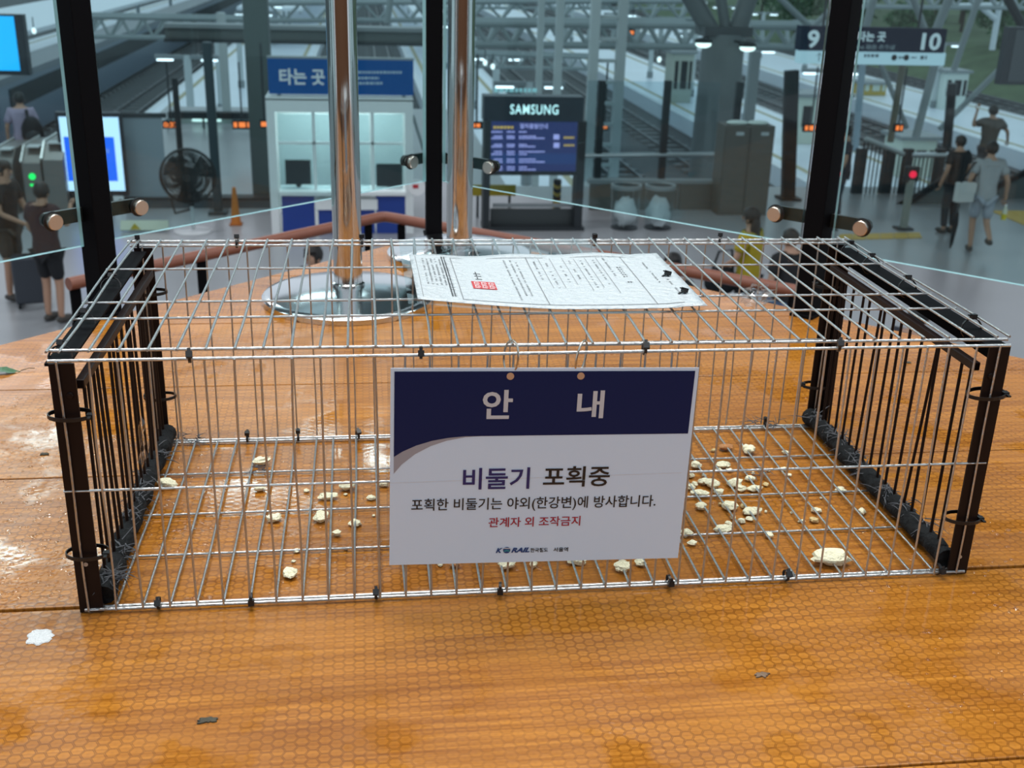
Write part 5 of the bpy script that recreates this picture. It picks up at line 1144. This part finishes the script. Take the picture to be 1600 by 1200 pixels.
person('woman with long black hair and a yellow top walking past the railing', (4.18, 11.1, ZF), .85, (.38, .29, .012), (.012, .012, .014), (.008, .008, .008), h=1.70, long_hair=True, arms=dict(le=(-.25, .06, 1.15), lw=(-.20, .24, 1.02), re=(.25, .02, 1.15), rw=(.22, .20, 1.0)))
person('person in a black top and blue jeans holding a white phone', (4.35, 10.3, ZF), .3, (.010, .010, .012), (.12, .20, .34), (.014, .013, .013), h=1.64, arms=dict(re=(.26, .06, 1.16), rw=(.22, .28, 1.18)))
o = MB().box((0, 0, 0), (.075, .01, .15)).build('mobile_phone', WHITE, None, .004); o.location = (4.50, 10.62, ZF+1.20); o.rotation_euler = (.6, 0, .3); tag(o, 'white phone held by the person in the black top', 'phone')
o = thing('black_handbag', 'black handbag carried by the woman in the yellow top', 'bag', (3.86, 11.05, ZF+.72)); MB().ball((0, 0, .16), (.20, .12, .17), 16, 10, lambda v: v*(1+.15*mnoise.noise(v*3))).build('body', CHAR, o); MB().tube([(-.12, 0, .28), (-.05, .02, .50), (.10, .02, .52), (.13, 0, .28)], .014, 6).build('strap', CHAR, o)
person('dark-haired person in black wearing a mask, just behind the paper', (2.78, 9.3, ZF), PI*.80, (.012, .013, .016), (.05, .05, .055), (.012, .011, .011), h=1.66, mask=True)
person('dark-haired person in a blue shirt seen past the near chrome pole', (-.66, 9.6, ZF), PI*.75, (.020, .045, .12), (.03, .03, .04), (.012, .010, .010), h=1.68)
person('person in dark clothes low behind the right end of the cage', (4.38, 7.45, ZF), -1.0, (.03, .032, .045), (.04, .045, .06), (.014, .012, .012), h=1.70)
person('person in dark clothes with red trim behind the right black post', (8.15, 17.85, ZF), 1.2, (.06, .012, .014), (.02, .022, .026), (.012, .012, .012), h=1.66)
L0 = person('person in a lilac shirt walking away past the ticket gates at the left', (-6.22, 20.35, ZF), .25, (.30, .26, .36), (.015, .016, .02), (.010, .010, .012), h=1.74, sleeve=.55).location
near('backpack', 'black backpack slung on the right shoulder of the lilac-shirted person', 'bag', (.16, -.18, .86), [('body', MB().ball((.05, -.04, .24), (.19, .13, .27), 16, 12, lambda v: v*(1+.12*mnoise.noise(v*2.5))), CHAR), ('strap', MB().tube([(.0, .0, .45), (-.02, .06, .60), (-.02, .22, .58)], .03, 6), CHAR), ('pocket', MB().ball((.06, -.14, .16), (.13, .06, .14), 12, 8), DKGREY)], .2)
person('man in a black T-shirt and dark shorts looking down at the left edge', gp(26, 467, ZF), -1.9, (.014, .014, .015), (.05, .045, .04), (.010, .010, .010), h=1.76, trousers=False, lean=.06, arms=dict(le=(-.24, .10, 1.13), lw=(-.10, .28, 1.02), re=(.24, .10, 1.13), rw=(.10, .30, 1.0)))
L0 = person('person in a dark maroon top and black shorts left of the left black post', gp(88, 503, ZF), -.5, (.045, .020, .024), (.008, .009, .012), (.012, .011, .011), h=1.68, trousers=False, arms=dict(re=(.28, .08, 1.22), rw=(.16, .28, 1.38), le=(-.26, .02, 1.14), lw=(-.20, .18, .96))).location
q = gp(54, 478, ZF); t = thing('suitcase', 'dark grey upright suitcase standing behind the person in the maroon top', 'suitcase', q, .2)
MB().box((0, 0, .36), (.40, .25, .60)).build('shell', mat('suitcase_dark', (.035, .042, .055), .4), t, .03); MB().tube([(-.09, .06, .66), (-.09, .06, .98), (.09, .06, .98), (.09, .06, .66)], .012, 6).build('pull_handle', DKGREY, t); MB().box((0, 0, .67), (.14, .03, .02)).build('grip', CHAR, t)
for x in (-.16, .16):
    for y in (-.09, .09): MB().lathe([(0, -.015), (.03, -.015), (.03, .015), (0, .015)], (x, y, .03), 12, Matrix.Rotation(PI/2, 3, 'Y')).build('wheel', CHAR, t)
t = thing('white_crate', 'white box beyond the handrail right of the paper', 'box', (3.40, 9.6, ZF)); MB().mm((-.28, -.2, 0), (.28, .2, 1.05)).build('body', mat('crate_white', (.50, .53, .53), .5), t, .02); MB().mm((-.30, -.22, 1.05), (.30, .22, 1.10)).build('lid', WHITE, t, .01)
